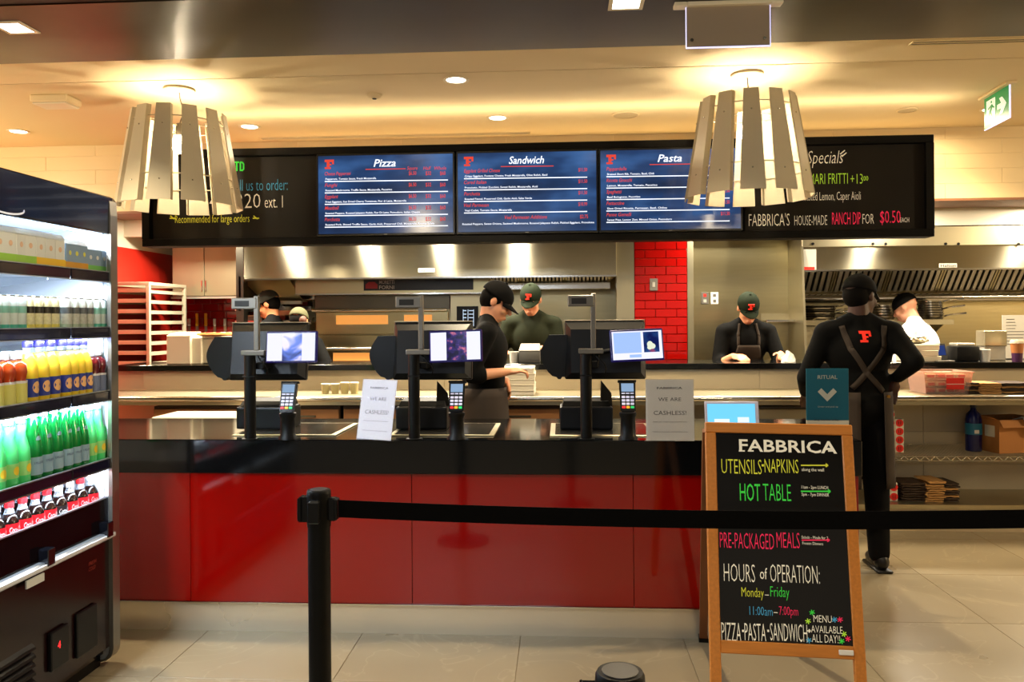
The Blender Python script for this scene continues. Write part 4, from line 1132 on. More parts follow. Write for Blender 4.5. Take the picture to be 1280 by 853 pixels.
# cartons
def carton(key, name, w, d, h, body, bandc, top, mark):
    t = thing(name, name, 'carton', (0, 0, -50), 0, 'x')
    MB().box(-d / 2, d / 2, -w / 2, w / 2, 0, h * .86, .003).build('carton_body', body, t)
    MB().box(-d / 2 - .0006, d / 2 + .0006, -w / 2 - .0006, w / 2 + .0006, .002, h * .34).build('colour_band', bandc, t)
    MB().hexa([(-d / 2, -w / 2, h * .86), (d / 2, -w / 2, h * .86), (d / 2, w / 2, h * .86), (-d / 2, w / 2, h * .86), (-d * .2, -w / 2, h), (d * .2, -w / 2, h), (d * .2, w / 2, h), (-d * .2, w / 2, h)]).build('folded_top', top, t)
    q = MB(); q.M = Matrix.Translation((d / 2 + .001, 0, h * .60)); q.ell((0, 0, 0), (.0006, w * .16, h * .07), u=12, v=8); q.build('carton_mark', mark, t)
    BP[key] = t
M_cw = mat('carton_white', (222, 228, 226), .4)
carton('c_green', 'green_juice_carton', .052, .045, .130, M_cw, mat('carton_lime', (150, 205, 70), .4), M_cw, mat('mark_peach', (226, 190, 160), .4))
carton('c_yellow', 'yellow_juice_carton', .052, .045, .130, M_cw, mat('carton_yellow', (240, 196, 30), .4), M_cw, mat('mark_peach', (226, 190, 160), .4))
carton('c_blue', 'blue_juice_carton', .050, .045, .125, mat('carton_pale_blue', (130, 160, 190), .4), mat('carton_amber', (214, 156, 40), .4), M_cw, mat('mark_lemon', (220, 220, 90), .4))
carton('c_mint', 'mint_juice_carton', .050, .045, .115, mat('carton_pale_blue', (130, 160, 190), .4), mat('carton_green', (110, 190, 90), .4), M_cw, M_cw)
carton('c_red', 'red_juice_carton', .05, .045, .075, mat('carton_red', (190, 50, 60), .4), mat('carton_red', (190, 50, 60), .4), MATS['carton_red'], M_cw)
def can(key, name, body, band, low):
    BP[key] = proto(name, name, 'can', 'x', [(.001, 0), (.024, 0), (.028, .006), (.028, .108), (.023, .118), (.022, .121), (.001, .121)], body, None, None, [(.066, .088, .0283, band), (.006, .030, .0283, low)])
    q = MB().lathe([(.021, .1215), (.0235, .122), (.0235, .118), (.021, .118)], 14, close=False).build('can_rim', M_bright, BP[key], 'all')
can('teal', 'teal_can', mat('can_white', (206, 226, 226), .35), mat('can_mark_mint', (130, 196, 186), .4), mat('can_teal', (60, 170, 150), .35))
can('lemoncan', 'yellow_patterned_can', mat('can_cream', (228, 226, 180), .35, noise=.35, nscale=90), mat('can_black_band', (26, 26, 14), .35), mat('can_yellow', (216, 206, 90), .35, noise=.35, nscale=90))
can('greycan', 'grey_banded_can', mat('can_grey_cream', (190, 196, 186), .35, noise=.35, nscale=90), mat('can_grey_band', (84, 92, 96), .35), mat('can_sage', (150, 172, 150), .35))
GROW = {'c_green': (1.1, 1.16), 'c_yellow': (1.1, 1.16), 'c_blue': (1.02, 1.12), 'c_mint': (1.0, 1.12), 'c_red': (1, 1), 'teal': (1.08, 1.16), 'lemoncan': (1.08, 1.16), 'greycan': (1.08, 1.16), 'cola': (1.05, 1.09), 'colaw': (1.05, 1.09), 'zero': (1.05, 1.09), 'dgreen': (1.02, 1.16), 'lgreen': (1.02, 1.16), 'tea': (1.03, 1.16), 'berry': (1.0, 1.1)}
def place(key, x, y, z, label, group):
    a, b = GROW.get(key, (1.06, 1.2))
    c = copy_tree(BP[key], Matrix.Translation((x, y, z)) @ Matrix.Rotation(random.uniform(-.12, .12), 4, 'Z') @ Matrix.Diagonal((a, a, b, 1)), label, group)
    return c
def run(key, ys, x, z, what, group):
    """a run of alike drinks; names say where each stands in the run"""
    n = len(ys)
    for i, y in enumerate(ys):
        pos = '' if n == 1 else ', leftmost' if i == 0 else ', rightmost' if i == n - 1 else ', middle one' if n == 3 else ', ' + ORD[i]
        place(key, x, y, z, what + pos, group)
def ys(u0, u1, n, X=FX - .09, v=450):
    a = atX(u0, v, X).y; b = atX(u1, v, X).y
    return [a + (b - a) * (k + .5) / n for k in range(n)]
xf = FX - .050
s1, s2, s3, s4 = [z - .014 for z in shelf_z]
run('c_green', ys(-14, 38, 4, xf), xf, s1, 'white and lime juice carton, top fridge shelf', 'juice cartons on the top shelf')
run('c_yellow', ys(38, 75, 3, xf), xf, s1, 'white and yellow juice carton, top fridge shelf', 'juice cartons on the top shelf')
run('c_blue', ys(77, 104, 3, xf), xf, s1, 'pale blue and amber juice carton, top fridge shelf', 'juice cartons on the top shelf')
run('c_mint', ys(104, 129, 3, xf), xf, s1, 'pale blue and green juice carton, top fridge shelf', 'juice cartons on the top shelf')
run('c_red', ys(129, 136, 1, xf), xf, s1, 'small red carton at the far end of the top fridge shelf', 'juice cartons on the top shelf')
run('teal', ys(-16, 27, 4, xf), xf, s2, 'white and teal can, near end of second fridge shelf', 'cans on the second shelf')
run('lemoncan', ys(27, 69, 4, xf), xf, s2, 'cream can with black band, second fridge shelf', 'cans on the second shelf')
run('greycan', ys(75, 112, 4, xf), xf, s2, 'pale can with grey band, second fridge shelf', 'cans on the second shelf')
run('teal', ys(113, 136, 3, xf), xf, s2, 'white and teal can, far end of second fridge shelf', 'cans on the second shelf')
run('tea', ys(-18, 27, 3, xf), xf, s3, 'amber iced tea bottle, front of third fridge shelf', 'bottles on the third shelf')
run('lemon', ys(27, 69, 3, xf), xf, s3, 'lemonade bottle left of the joint, third fridge shelf', 'bottles on the third shelf')
run('lemon', ys(72, 108, 4, xf), xf, s3, 'lemonade bottle right of the joint, third fridge shelf', 'bottles on the third shelf')
bt = copy_tree(BP['tea'], Matrix.Translation((0, 0, -50)))
for ch in KIDS[bt.name]:
    if ch.name.startswith('bottle_body'): ch.data = ch.data.copy(); ch.data.materials[0] = M_tea2
    if ch.name.startswith('bottle_label'): ch.data = ch.data.copy(); ch.data.materials[0] = mat('label_slate', (110, 124, 160), .4)
BP['berry'] = bt
run('berry', ys(109, 126, 2, xf), xf, s3, 'dark red tea bottle, third fridge shelf', 'bottles on the third shelf')
run('lgreen', ys(127, 137, 1, xf), xf, s3, 'pale green soda bottle at the far end of the third fridge shelf', 'bottles on the third shelf')
run('lemon', ys(36, 104, 6, xf - .085, 440), xf - .085, s3, 'lemonade bottle in second row, third fridge shelf', 'second row bottles on the third shelf')
run('tea', ys(-20, 33, 3, xf - .085, 440), xf - .085, s3, 'amber iced tea bottle in second row, third fridge shelf', 'second row bottles on the third shelf')
run('lgreen', ys(-14, 33, 3, xf, 560), xf, s4, 'pale green soda bottle, near end of fourth fridge shelf', 'bottles on the fourth shelf')
run('dgreen', ys(33, 73, 3, xf, 560), xf, s4, 'dark green bottle left of the joint, fourth fridge shelf', 'bottles on the fourth shelf')
run('dgreen', ys(74, 105, 3, xf, 560), xf, s4, 'dark green bottle right of the joint, fourth fridge shelf', 'bottles on the fourth shelf')
run('lgreen', ys(105, 137, 3, xf, 560), xf, s4, 'pale green soda bottle, far end of fourth fridge shelf', 'bottles on the fourth shelf')
run('lgreen', ys(-10, 50, 4, xf - .085, 520), xf - .085, s4, 'pale green soda bottle, near second row, fourth shelf', 'second row bottles on the fourth shelf')
run('dgreen', ys(50, 98, 4, xf - .085, 520), xf - .085, s4, 'dark green bottle in second row, fourth fridge shelf', 'second row bottles on the fourth shelf')
run('lgreen', ys(98, 132, 3, xf - .085, 520), xf - .085, s4, 'pale green soda bottle, far second row, fourth shelf', 'second row bottles on the fourth shelf')
rn = ['front', 'second', 'third', 'fourth']
yb0, yb1 = 2.50, 3.37
for r_ in range(4):
    x = FX - .072 - r_ * .088
    nb = 12
    for k in range(nb):
        y = yb0 + (yb1 - yb0) * (k + .5 * (r_ % 2 == 0)) / nb
        key = ['zero', 'zero', 'zero', 'colaw', 'cola', 'cola', 'cola', 'cola', 'zero', 'colaw', 'cola', 'colaw'][k] if r_ == 0 else random.choice(['cola', 'cola', 'colaw', 'zero'])
        what = {'zero': 'cola bottle with black label', 'cola': 'cola bottle with red cap', 'colaw': 'cola bottle with white cap'}[key]
        place(key, x, y, .613, f'{what}, {rn[r_]} deck row, {ORD[k]}', 'cola bottles on the fridge deck')
for k_ in list(BP.values()):
    for ch in KIDS.get(k_.name, []): bpy.data.objects.remove(ch)
    bpy.data.objects.remove(k_)
# ------------------------------------------------------------------ prep shelf unit and pass counter behind the service counter
PX0, PX1 = -3.6, 5.6
pu = thing('pass_counter', 'long pass counter with black edge and white tiled front, behind the service counter', 'counter', (0, PW, 0))
pb = lambda name, m, x0, x1, y0, y1, z0, z1, bev=0.0, par=None: box(name, m, x0, x1, y0, y1, z0, z1, par or pu, bev, True)
pb('black_top', M_stone, PX0, PX1, PW - .03, PB, PTOP - .045, PTOP, .003)
M_pan = mat('cream_panel', (214, 196, 160), .32, noise=.03, nscale=1.5)
pb('counter_core', M_pan, PX0, PX1, PW + .012, PB - .03, .10, PTOP - .046)
for r_ in range(4):
    z0 = .14 + r_ * .245
    for i in range(-3, 5):
        x0 = i * 1.22 + .3
        pb('front_tile', M_pan, max(PX0, x0 + .0015), min(PX1, x0 + 1.2185), PW, PW + .012, z0 + .0015, z0 + .2435, .001)
# steel shelf bench in front of it
sh = thing('steel_bench', 'long stainless steel bench with a wire shelf and a low shelf, against the pass counter', 'bench', (0, PY, 0))
sb = lambda name, m, x0, x1, y0, y1, z0, z1, bev=0.0: box(name, m, x0, x1, y0, y1, z0, z1, sh, bev, True)
SZ = .955
sb('bench_top', M_steel2, PX0, PX1, PY, PW - .002, SZ - .012, SZ)
MB().cyl((PX0, PY, SZ - .02), (PX1, PY, SZ - .02), .02, n=14).build('rolled_edge', M_bright, sh, True, world=True)
sb('front_flange', M_steel2, PX0, PX1, PY + .004, PY + .010, SZ - .065, SZ - .012)
for x in (PX0 + .05, -1.1, .75, 4.7, PX1 - .05):
    MB().cyl((x, PY + .04, 0), (x, PY + .04, SZ - .02), .018, n=12).build('bench_leg', M_steel2, sh, True, world=True)
# wire shelf
WZ = .535
wx0, wx1 = X_(1085, PY, 570), PX1
m = MB()
for z in (WZ, WZ - .03):
    m.cyl((wx0, PY, z), (wx1, PY, z), .004, n=6)
m.cyl((wx0, PW - .02, WZ), (wx1, PW - .02, WZ), .004, n=6)
m.build('shelf_rail', M_bright, sh, True, world=True)
m = MB(); x = wx0; k = 0
while x < wx1 - .02:
    m.box(x, x + .004, PY, PW - .02, WZ, WZ + .004)
    x += .022; k += 1
m.build('shelf_wires', M_alu, sh, world=True, kind='stuff')
m = MB(); x = wx0; k = 0
while x < wx1 - .05:
    m.cyl((x, PY, WZ if k % 2 else WZ - .03), (x + .035, PY, WZ - .03 if k % 2 else WZ), .0028, n=5); x += .035; k += 1
m.build('truss_wire', M_bright, sh, world=True, kind='stuff')
LZ = .195
sb('lower_shelf', M_steel2, PX0, PX1, PY + .02, PW - .002, LZ - .03, LZ)
sb('toe_panel', M_pan, PX0, PX1, PY + .06, PY + .075, 0, LZ - .031)
# brown drawers and white chest under the bench at left
M_brown = mat('brown_drawer_front', (150, 104, 62), .45, noise=.06)
for i, (u0, u1) in enumerate(((190, 330), (338, 424), (428, 520), (600, 700))):
    a, b = X_(u0, PY + .05, 515), X_(u1, PY + .05, 515)
    t = thing('base_drawer_unit', f'brown drawer unit under the steel bench, {ORD[i]}', 'drawer unit', ((a + b) / 2, PY + .3, LZ), 0, 'drawer units under the bench')
    w = (b - a) / 2
    MB().box(-w, w, -.22, .20, 0.001, .68, .002).build('unit_body', mat('drawer_carcass', (70, 48, 30), .6), t)
    for k in range(2):
        d_ = MB().box(-w + .006, w - .006, -.24, -.221, .02 + k * .33, .33 + k * .33, .003).build('drawer', M_brown, t)
        MB().box(-.08, .08, -.255, -.241, .27 + k * .33, .285 + k * .33, .003).build('handle', M_dsteel, d_)
a, b = X_(203, 5.0, 520), X_(300, 5.0, 520); zt_ = Z_(519, 5.0, 250)
t = thing('chest_cabinet', 'white topped low cabinet seen just above the counter, at left', 'cabinet', ((a + b) / 2, 5.05, 0))
w = (b - a) / 2
MB().box(-w, w, -.16, .16, .05, zt_ - .03, .006).build('cabinet_body', M_white, t)
MB().box(-w - .01, w + .01, -.17, .17, zt_ - .03, zt_, .006).build('cabinet_lid', mat('white_lid', (236, 230, 214), .3), t)
MB().cyl((0, -.175, zt_ - .015), (0, -.168, zt_ - .015), .008, n=10).build('lock', M_black, t)
MB().box(-w + .02, w - .02, -.15, .15, 0, .05).build('plinth', M_blackm, t)
# undercounter appliance seen right of the tablet
a, b = X_(945, PY + .04, 515), X_(990, PY + .04, 515)
t = thing('undercounter_fridge', 'steel undercounter unit under the bench behind the tablet', 'fridge', ((a + b) / 2, PY + .3, LZ))
MB().box(-.30, .30, -.22, .2, .001, .68, .004).build('unit_body', M_dsteel, t)
MB().box(-.29, .29, -.245, -.221, .03, .66, .004).build('unit_door', M_steel2, t)
MB().box(.2, .22, -.265, -.246, .35, .6, .003).build('handle', M_bright, t)

# tubs and boxes on the bench at left
M_tub = mat('yellowish_tub', (222, 204, 140), .4, trans=.2)
for i, u in enumerate((407, 419, 431, 443)):
    P = atY(u, 500, PY + .22)
    t = thing('deli_tub', f'yellowish deli tub on the steel bench, {ORD[i]}', 'tub', (P.x, PY + .22, SZ), 0, 'deli tubs on the bench')
    hh = .075 if i < 2 else .085
    MB().lathe([(.026, 0), (.032, hh - .01), (.001, hh - .01)], 18).build('tub_body', M_tub, t, True)
    MB().lathe([(.034, hh - .010), (.034, hh), (.001, hh)], 18).build('tub_lid', M_card, t, True)
a, b = X_(622, PY + .08, 490), X_(668, PY + .08, 490)
M_pbox = mat('pizza_box_white', (232, 224, 204), .6)
for k in range(5):
    wv = random.uniform(-.006, .006)
    t = thing('pizza_box', f'white pizza box in the stack on the steel bench, {["bottom one", "second from the bottom", "middle one", "second from the top", "topmost one"][k]}', 'box', ((a + b) / 2 + wv, PY + .18, SZ + k * .040), random.uniform(-.02, .02), 'stacked pizza boxes on the bench')
    w = (b - a) / 2
    MB().box(-w, w, -.13, .16, .0, .034, .002).build('box_tray', M_pbox, t)
    MB().box(-w - .002, w + .002, -.133, .163, .030, .039, .002).build('box_lid', M_pbox, t)

# right side: clear bin, paper stacks
Yb = PY + .12
a, b = X_(1153, Yb, 480), X_(1214, Yb, 480)
t = thing('clear_bin', 'clear plastic bin with a red label and packets inside, on the steel bench at right', 'bin', ((a + b) / 2, Yb + .12, SZ))
w = (b - a) / 2; h = .155
M_bin = clear_mat('clear_bin_plastic', (244, 226, 214), .25, (230, 205, 190), .25)
q = MB()
t_ = .004
for x0_, x1_, y0_, y1_ in ((-w, w, -.15, -.15 + t_), (-w, w, .15 - t_, .15), (-w, -w + t_, -.15 + t_, .15 - t_), (w - t_, w, -.15 + t_, .15 - t_)):
    q.hexa([(x0_ * .88, y0_ * .88, 0), (x1_ * .88, y0_ * .88, 0), (x1_ * .88, y1_ * .88, 0), (x0_ * .88, y1_ * .88, 0), (x0_, y0_, h), (x1_, y0_, h), (x1_, y1_, h), (x0_, y1_, h)])
q.box(-w * .88, w * .88, -.13, .13, 0, .004); q.build('bin_wall', M_bin, t)
q = MB(); q.box(-w - .008, w + .008, -.158, -.15, h - .006, h + .004, .002).box(-w - .008, w + .008, .15, .158, h - .006, h + .004, .002).box(-w - .008, -w, -.15, .15, h - .006, h + .004, .002).box(w, w + .008, -.15, .15, h - .006, h + .004, .002)
q.build('bin_rim', M_bin, t)
MB().box(w * -.10, w * .62, -.152, -.149, .035, .115, .001).build('red_label', M_redprint, t)
MB().box(w * -.10, w * .62, -.153, -.152, .070, .074).build('label_line', M_paper, t)
k = 0
for iy in range(3):
    for ix in range(4):
        lay = 3
        for iz in range(lay):
            x = -w * .62 + ix * w * .40; y = -.08 + iy * .08
            p_ = thing('portion_packet', f'red and cream portion packet in the clear bin, {["near", "middle", "far"][iy]} row, {["leftmost", "second", "third", "rightmost"][ix]} column, {["bottom", "middle", "top"][iz]} layer', 'packet',
                       (t.location.x + x + random.uniform(-.004, .004), t.location.y + y, SZ + .006 + iz * .045 + (0.012 if iz == 2 else 0)), random.uniform(-.1, .1), 'portion packets in the clear bin')
            MB().box(-.036, .036, -.034, .034, 0, .036, .008).build('packet_body', M_card if (ix + iz) % 3 else mat('pink_cream', (224, 150, 130), .5), p_)
            MB().box(-.024, .024, -.036, -.033, .008, .028, .002).build('packet_label', M_redprint, p_)
            k += 1
def bag_stack(u0, u1, Y, z0, n, cols, what, group, th_=.012, dep=.22):
    a, b = X_(u0, Y, 500), X_(u1, Y, 500); w = (b - a) / 2
    names = ['bottom', 'second', 'third', 'fourth', 'fifth', 'sixth', 'seventh', 'eighth', 'ninth', 'tenth', 'eleventh', 'twelfth']
    for k in range(n):
        m_ = cols[k % len(cols)]
        t = thing('folded_carton', f'{what}, {names[k] + (" from the bottom" if k else " one")}' if k < n - 1 else f'{what}, topmost one', 'carton', ((a + b) / 2 + random.uniform(-.008, .008), Y + dep / 2, z0 + k * th_), random.uniform(-.05, .05), group)
        q = MB(); N_ = 6; g = []
        for i in range(N_ + 1):
            x = -w + 2 * w * i / N_; dz = .0022 * math.sin(i * 2.1 + k)
            g.append([(x, -dep / 2 + .004 * math.sin(k * 3 + i), th_ * .45 + dz), (x, 0, th_ * .5 + dz * .5), (x, dep / 2, th_ * .5)])
        q.sheet(g, t=th_ * .62); q.build('carton_blank', m_, t)
        MB().box(-w * .9, w * .9, -dep / 2 - .004, -dep / 2 + .002, th_ * .2, th_ * .5).build('folded_edge', m_, t)
M_kraft = mat('kraft_paper', (196, 146, 84), .7, noise=.1); M_dkraft = mat('dark_kraft', (60, 42, 28), .7, noise=.2)
bag_stack(1212, 1228, PY + .10, SZ, 7, [M_dkraft, M_dkraft, M_kraft], 'dark folded carton right beside the clear bin', 'stack beside the clear bin')
bag_stack(1226, 1252, PY + .08, SZ, 7, [M_kraft], 'kraft folded carton in the pale stack on the steel bench', 'pale stack on the bench')
bag_stack(1252, 1292, PY + .08, SZ, 7, [M_dkraft, M_kraft, M_dkraft], 'folded carton in the mixed stack at the photo edge', 'mixed stack on the bench')
bag_stack(1127, 1158, PY + .12, LZ, 8, [M_dkraft], 'dark folded carton on the low shelf beside the red boxes', 'dark stack on the low shelf', .017)
bag_stack(1158, 1180, PY + .10, LZ, 9, [M_kraft], 'kraft folded carton in the pale stack on the low shelf', 'pale stack on the low shelf', .016)
bag_stack(1180, 1199, PY + .12, LZ, 8, [M_dkraft, M_dkraft, M_kraft], 'dark folded carton right of the pale stack on the low shelf', 'right stack on the low shelf', .017)
# red and white patterned boxes
def red_boxes(u0, v1, Y, z0, cols, rows, label, group, sz=.062, hh=.060):
    x0 = X_(u0, Y, v1)
    for r_ in range(rows):
        for c in range(cols if r_ < rows - 1 else max(1, cols - 1)):
            t = thing('patterned_box', f'{label}, {["bottom", "second", "third", "fourth", "fifth", "sixth", "seventh"][r_]} row, {["left", "middle", "right", "far right"][c]}', 'box', (x0 + sz * (c + .5), Y + .1, z0 + r_ * hh), 0, group)
            MB().box(-sz / 2 + .001, sz / 2 - .001, -.08, .08, 0, hh - .001, .003).build('box_body', M_card, t)
            q = MB(); q.M = Matrix.Translation((0, -.0805, hh * .5)) @ Matrix.Rotation(PI / 2, 4, 'X')
            q.lathe([(.001, 0), (.027, 0), (.027, .001), (.001, .001)], 20); q.build('red_disc', M_redprint, t)
            q = MB(); q.M = Matrix.Translation((0, -.082, hh * .5)) @ Matrix.Rotation(PI / 2, 4, 'X')
            q.box(-.010, -.004, -.012, .012, 0, .0006).box(.004, .010, -.012, .012, 0, .0006); q.build('disc_stripe', mat('dark_red_print', (130, 16, 12), .5), t)
red_boxes(1098, 567, PY + .10, WZ + .005, 3, 5, 'small red and white box stacked on the wire shelf behind the worker', 'red boxes on the wire shelf')
red_boxes(1094, 626, PY + .10, LZ, 3, 3, 'small red and white box stacked on the low shelf behind the worker', 'red boxes on the low shelf', .055, .066)
# blue squeeze bottle
P = atY(1217, 562, PY + .22)
t = thing('blue_bottle', 'dark blue plastic bottle with a label, standing on the wire shelf', 'bottle', (P.x, PY + .22, WZ + .004))
M_bb = mat('dark_blue_plastic', (20, 28, 96), .25, trans=.3)
MB().lathe([(.001, 0), (.050, 0), (.054, .006), (.054, .22), (.045, .265), (.022, .29), (.018, .31)], 24).build('bottle_body', M_bb, t, True)
MB().lathe([(.022, .31), (.022, .345), (.001, .345)], 18).build('bottle_cap', mat('navy_cap', (16, 18, 50), .4), t, True)
MB().lathe([(.0548, .12), (.0548, .20)], 24, close=False).build('bottle_label', mat('teal_label', (30, 110, 140), .4), t, 'all')
MB().box(-.02, .012, -.056, -.054, .13, .155).build('price_sticker', M_paper, t)
# cardboard box with crumpled paper
a, b = X_(1229, PY + .10, 540), X_(1300, PY + .10, 540)
t = thing('cardboard_box', 'open brown cardboard box with white paper over its edge, on the wire shelf', 'box', ((a + b) / 2 + .06, PY + .28, WZ + .004), R(14))
w = (b - a) / 2; h = .235
M_cb = mat('corrugated_cardboard', (176, 116, 58), .75, noise=.08, bump=.05)
q = MB(); q.box(-w, w, -.15, -.146, 0, h).box(-w, w, .146, .15, 0, h).box(-w, -w + .004, -.146, .146, 0, h).box(w - .004, w, -.146, .146, 0, h).box(-w, w, -.146, .146, 0, .004); q.build('box_wall', M_cb, t)
MB().hexa([(-w, -.15, h), (w * .9, -.15, h), (w * .9, -.146, h), (-w, -.146, h), (-w, -.19, h - .05), (w * .8, -.19, h - .05), (w * .8, -.186, h - .05), (-w, -.186, h - .05)]).build('box_flap', M_cb, t)
MB().hexa([(-w, -.14, h), (-w + .004, -.14, h), (-w + .004, .14, h), (-w, .14, h), (-w - .04, -.12, h + .02), (-w - .036, -.12, h + .02), (-w - .036, .12, h + .02), (-w - .04, .12, h + .02)]).build('box_flap', M_cb, t)
MB().box(-w - .002, -w, -.11, -.02, .11, .19).build('shipping_label', M_card, t)
q = MB(); g = []
for i in range(9):
    row = []
    for j in range(7):
        row.append((-.02 + i * .026, -.20 + j * .03 + .006 * math.sin(i * 2.3), h - .015 + .03 * math.sin(j * .7 + .3) - (.11 if j == 0 else 0) * (1 - abs(i - 4) / 5) + .008 * math.sin(i * 3.1 + j * 2)))
    g.append(row)
q.sheet(g, t=.0015).build('paper_sheet', M_paper, t, 'all')

# ------------------------------------------------------------------ things on the pass counter
def on_pass(u, Y=None): return X_(u, Y or PW + .15, 450)
a, b = on_pass(1128), on_pass(1167)
w = (b - a) / 2
for k in range(3):
    t = thing('takeaway_box', f'low cream takeaway box on the pass before the worker in white, {["bottom", "middle", "top"][k]} of the stack', 'box', ((a + b) / 2 + [.01, -.005, -.004][k], PW + .17, PTOP + k * .045), [.05, -.04, .08][k], 'takeaway boxes on the pass')
    MB().box(-w, w, -.12, .12, 0, .040, .004).build('box_tray', M_card, t)
    MB().box(-w - .002, w + .002, -.122, .122, .033, .044, .003).build('box_lid', M_card, t)
t = thing('foil_parcel', 'crumpled foil parcel on top of the cream takeaway boxes', 'foil', ((a + b) / 2 - .01, PW + .17, PTOP + .1355))
q = MB(); q.ell((0, 0, .028), (w * .8, .08, .03), u=24, v=14)
for v_ in q.bm.verts: v_.co += Vector((random.uniform(-.008, .008), random.uniform(-.006, .006), random.uniform(-.006, .008) if v_.co.z > .005 else 0))
q.build('foil_wrap', mat('crumpled_foil', (226, 216, 190), .22, .95, bump=.3, bscale=60), t)
q = MB()
for x_, y_, a_ in ((-.07, -.02, .3), (.06, .01, -.5), (.0, -.05, .1)):
    q.ell((x_, y_, .045), (.03, .02, .022), u=9, v=6)
q.build('foil_crimp', MATS['crumpled_foil'], t)
P_ = X_(1178, PW + .08)
t = thing('order_phone', 'dark handset with lit blue screen propped on the pass', 'phone', (P_, PW + .08, PTOP + .012), R(8))
q = MB(); q.M = Matrix.Rotation(R(-18), 4, 'X'); q.box(-.05, .05, 0, .014, 0, .135, .006); q.build('phone_body', M_black, t)
q = MB(); q.M = Matrix.Rotation(R(-18), 4, 'X'); q.box(-.036, .036, -.0012, 0, .04, .118); q.build('phone_display', emat('phone_blue', (60, 80, 150), .5), t)
MB().box(-.075, .06, -.06, .10, -.012, 0, .003).build('cradle', M_silver, t)
a, b = on_pass(1193), on_pass(1222); w = (b - a) / 2
t = thing('label_printer', 'black ticket printer on the pass between the handset and the white cup', 'printer', ((a + b) / 2, PW + .2, PTOP))
MB().box(-w, w, -.09, .09, 0, .115, .012, seg=2).build('printer_body', M_black, t, True)
MB().box(-w + .015, w - .02, -.06, .07, .115, .140, .006).build('printer_lid', M_alu, t)
P_ = on_pass(1230)
t = thing('paper_cup', 'plain white paper cup beside the black ticket printer', 'cup', (P_, PW + .14, PTOP))
MB().lathe([(.001, 0), (.034, 0), (.042, .088), (.043, .09), (.038, .088), (.031, .004)], 22, close=False).build('cup_body', M_paper, t, True)
MB().tube([(.042 * math.cos(a), .042 * math.sin(a), .089) for a in [2 * PI * k / 20 for k in range(21)]], .0022, 6).build('cup_rim', M_paper, t, 'all')
P_ = X_(1239, PW + .30)
t = thing('steel_container', 'tall clear and steel container behind the white paper cup', 'container', (P_, PW + .30, PTOP))
MB().box(-.08, .08, -.06, .06, 0, .11, .006).build('container_base', clear_mat('clear_plastic', (230, 226, 214), .4), t)
MB().box(-.088, .088, -.065, .065, .11, .235, .006).build('container_upper', M_steel2, t)
P_ = on_pass(1265)
t = thing('coffee_cup', 'takeaway coffee cup with pale lid and purple lower half, right on the pass', 'cup', (P_, PW + .08, PTOP))
MB().lathe([(.001, 0), (.034, 0), (.0385, .065)], 22, close=False).build('cup_lower', mat('purple_card', (70, 24, 70), .5), t, True)
MB().lathe([(.0385, .065), (.046, .14), (.001, .14)], 22, close=False).build('cup_upper', mat('cup_tan', (190, 120, 66), .5), t, True)
MB().lathe([(.049, .138), (.049, .150), (.043, .165), (.001, .165)], 22).build('cup_lid', mat('cup_lid_cream', (214, 200, 176), .4), t, True)
a, b = X_(1253, PW + .42, 430), X_(1290, PW + .42, 430)
t = thing('order_sheet', 'white printed sheet standing behind the coffee cup', 'sheet', ((a + b) / 2, PW + .42, PTOP))
w = (b - a) / 2; zt_ = Z_(400, PW + .42)
MB().box(-w, w, 0, .003, 0, zt_ - PTOP + .01).build('sheet_panel', M_paper, t)
q = MB()
for k in range(9): q.box(-w + .03, w * random.uniform(-.2, .5), -.0008, 0, .12 + k * .025, .124 + k * .025)
q.build('printed_lines', M_blackink, t)
MB().box(-w, w, 0, .06, 0, .006).build('sheet_foot', M_silver, t)
# white boxes and pizza at the left end of the pass
for i, (u0, u1, v0, Y) in enumerate(((208, 238, 421, PW + .1), (236, 252, 424, PW + .13))):
    a, b = X_(u0, Y, 440), X_(u1, Y, 440); w = (b - a) / 2; zt_ = Z_(v0 - 2.5, Y, 225)
    t = thing('white_carton', ['wide white carton standing on the left end of the pass', 'narrow white carton right beside the wide white one'][i], 'carton', ((a + b) / 2, Y + .1, PTOP), 0, 'white cartons on the pass')
    MB().box(-w, w, -.1, .1, 0, zt_ - PTOP - .01, .006).build('carton_body', M_card, t)
    MB().hexa([(-w, -.1, zt_ - PTOP - .01), (w, -.1, zt_ - PTOP - .01), (w, .1, zt_ - PTOP - .01), (-w, .1, zt_ - PTOP - .01), (-w * .8, -.07, zt_ - PTOP + .01), (w * .95, -.07, zt_ - PTOP + .01), (w * .95, .1, zt_ - PTOP + .02), (-w * .8, .1, zt_ - PTOP + .02)]).build('carton_flap', M_card, t)
a, b = X_(257, PW + .35, 430), X_(304, PW + .35, 430)
t = thing('prep_container', 'pale insulated tub under the pizza, left of the leftmost monitor', 'tub', ((a + b) / 2, PW + .28, PTOP))
w = (b - a) / 2
zt_ = Z_(420, PW + .3, 270) - PTOP
MB().box(-w, w, -.12, .18, 0, zt_ - .02, .02, seg=3).build('tub_body', M_card, t, True)
MB().box(-w - .01, w + .01, -.13, .19, zt_ - .02, zt_, .008).build('tub_lid', M_white, t)
tp_ = thing('pizza', 'baked pizza lying on the pale tub in front of the red tiles', 'pizza', ((a + b) / 2 - .02, PW + .32, PTOP + zt_))
q = MB(); q.lathe([(.001, .001), (.17, .001), (.19, .012), (.18, .026), (.165, .018), (.001, .018)], 30)
for v_ in q.bm.verts: v_.co.z += random.uniform(-.002, .002) if v_.co.z > .005 else 0; 
q.build('pizza_crust', mat('baked_crust', (206, 130, 60), .7, noise=.2, nscale=30), tp_, True)
q = MB().lathe([(.001, .019), (.16, .019), (.158, .023), (.001, .026)], 26); q.build('cheese_topping', mat('tomato_cheese', (216, 84, 30), .5, noise=.5, nscale=22), tp_, True)
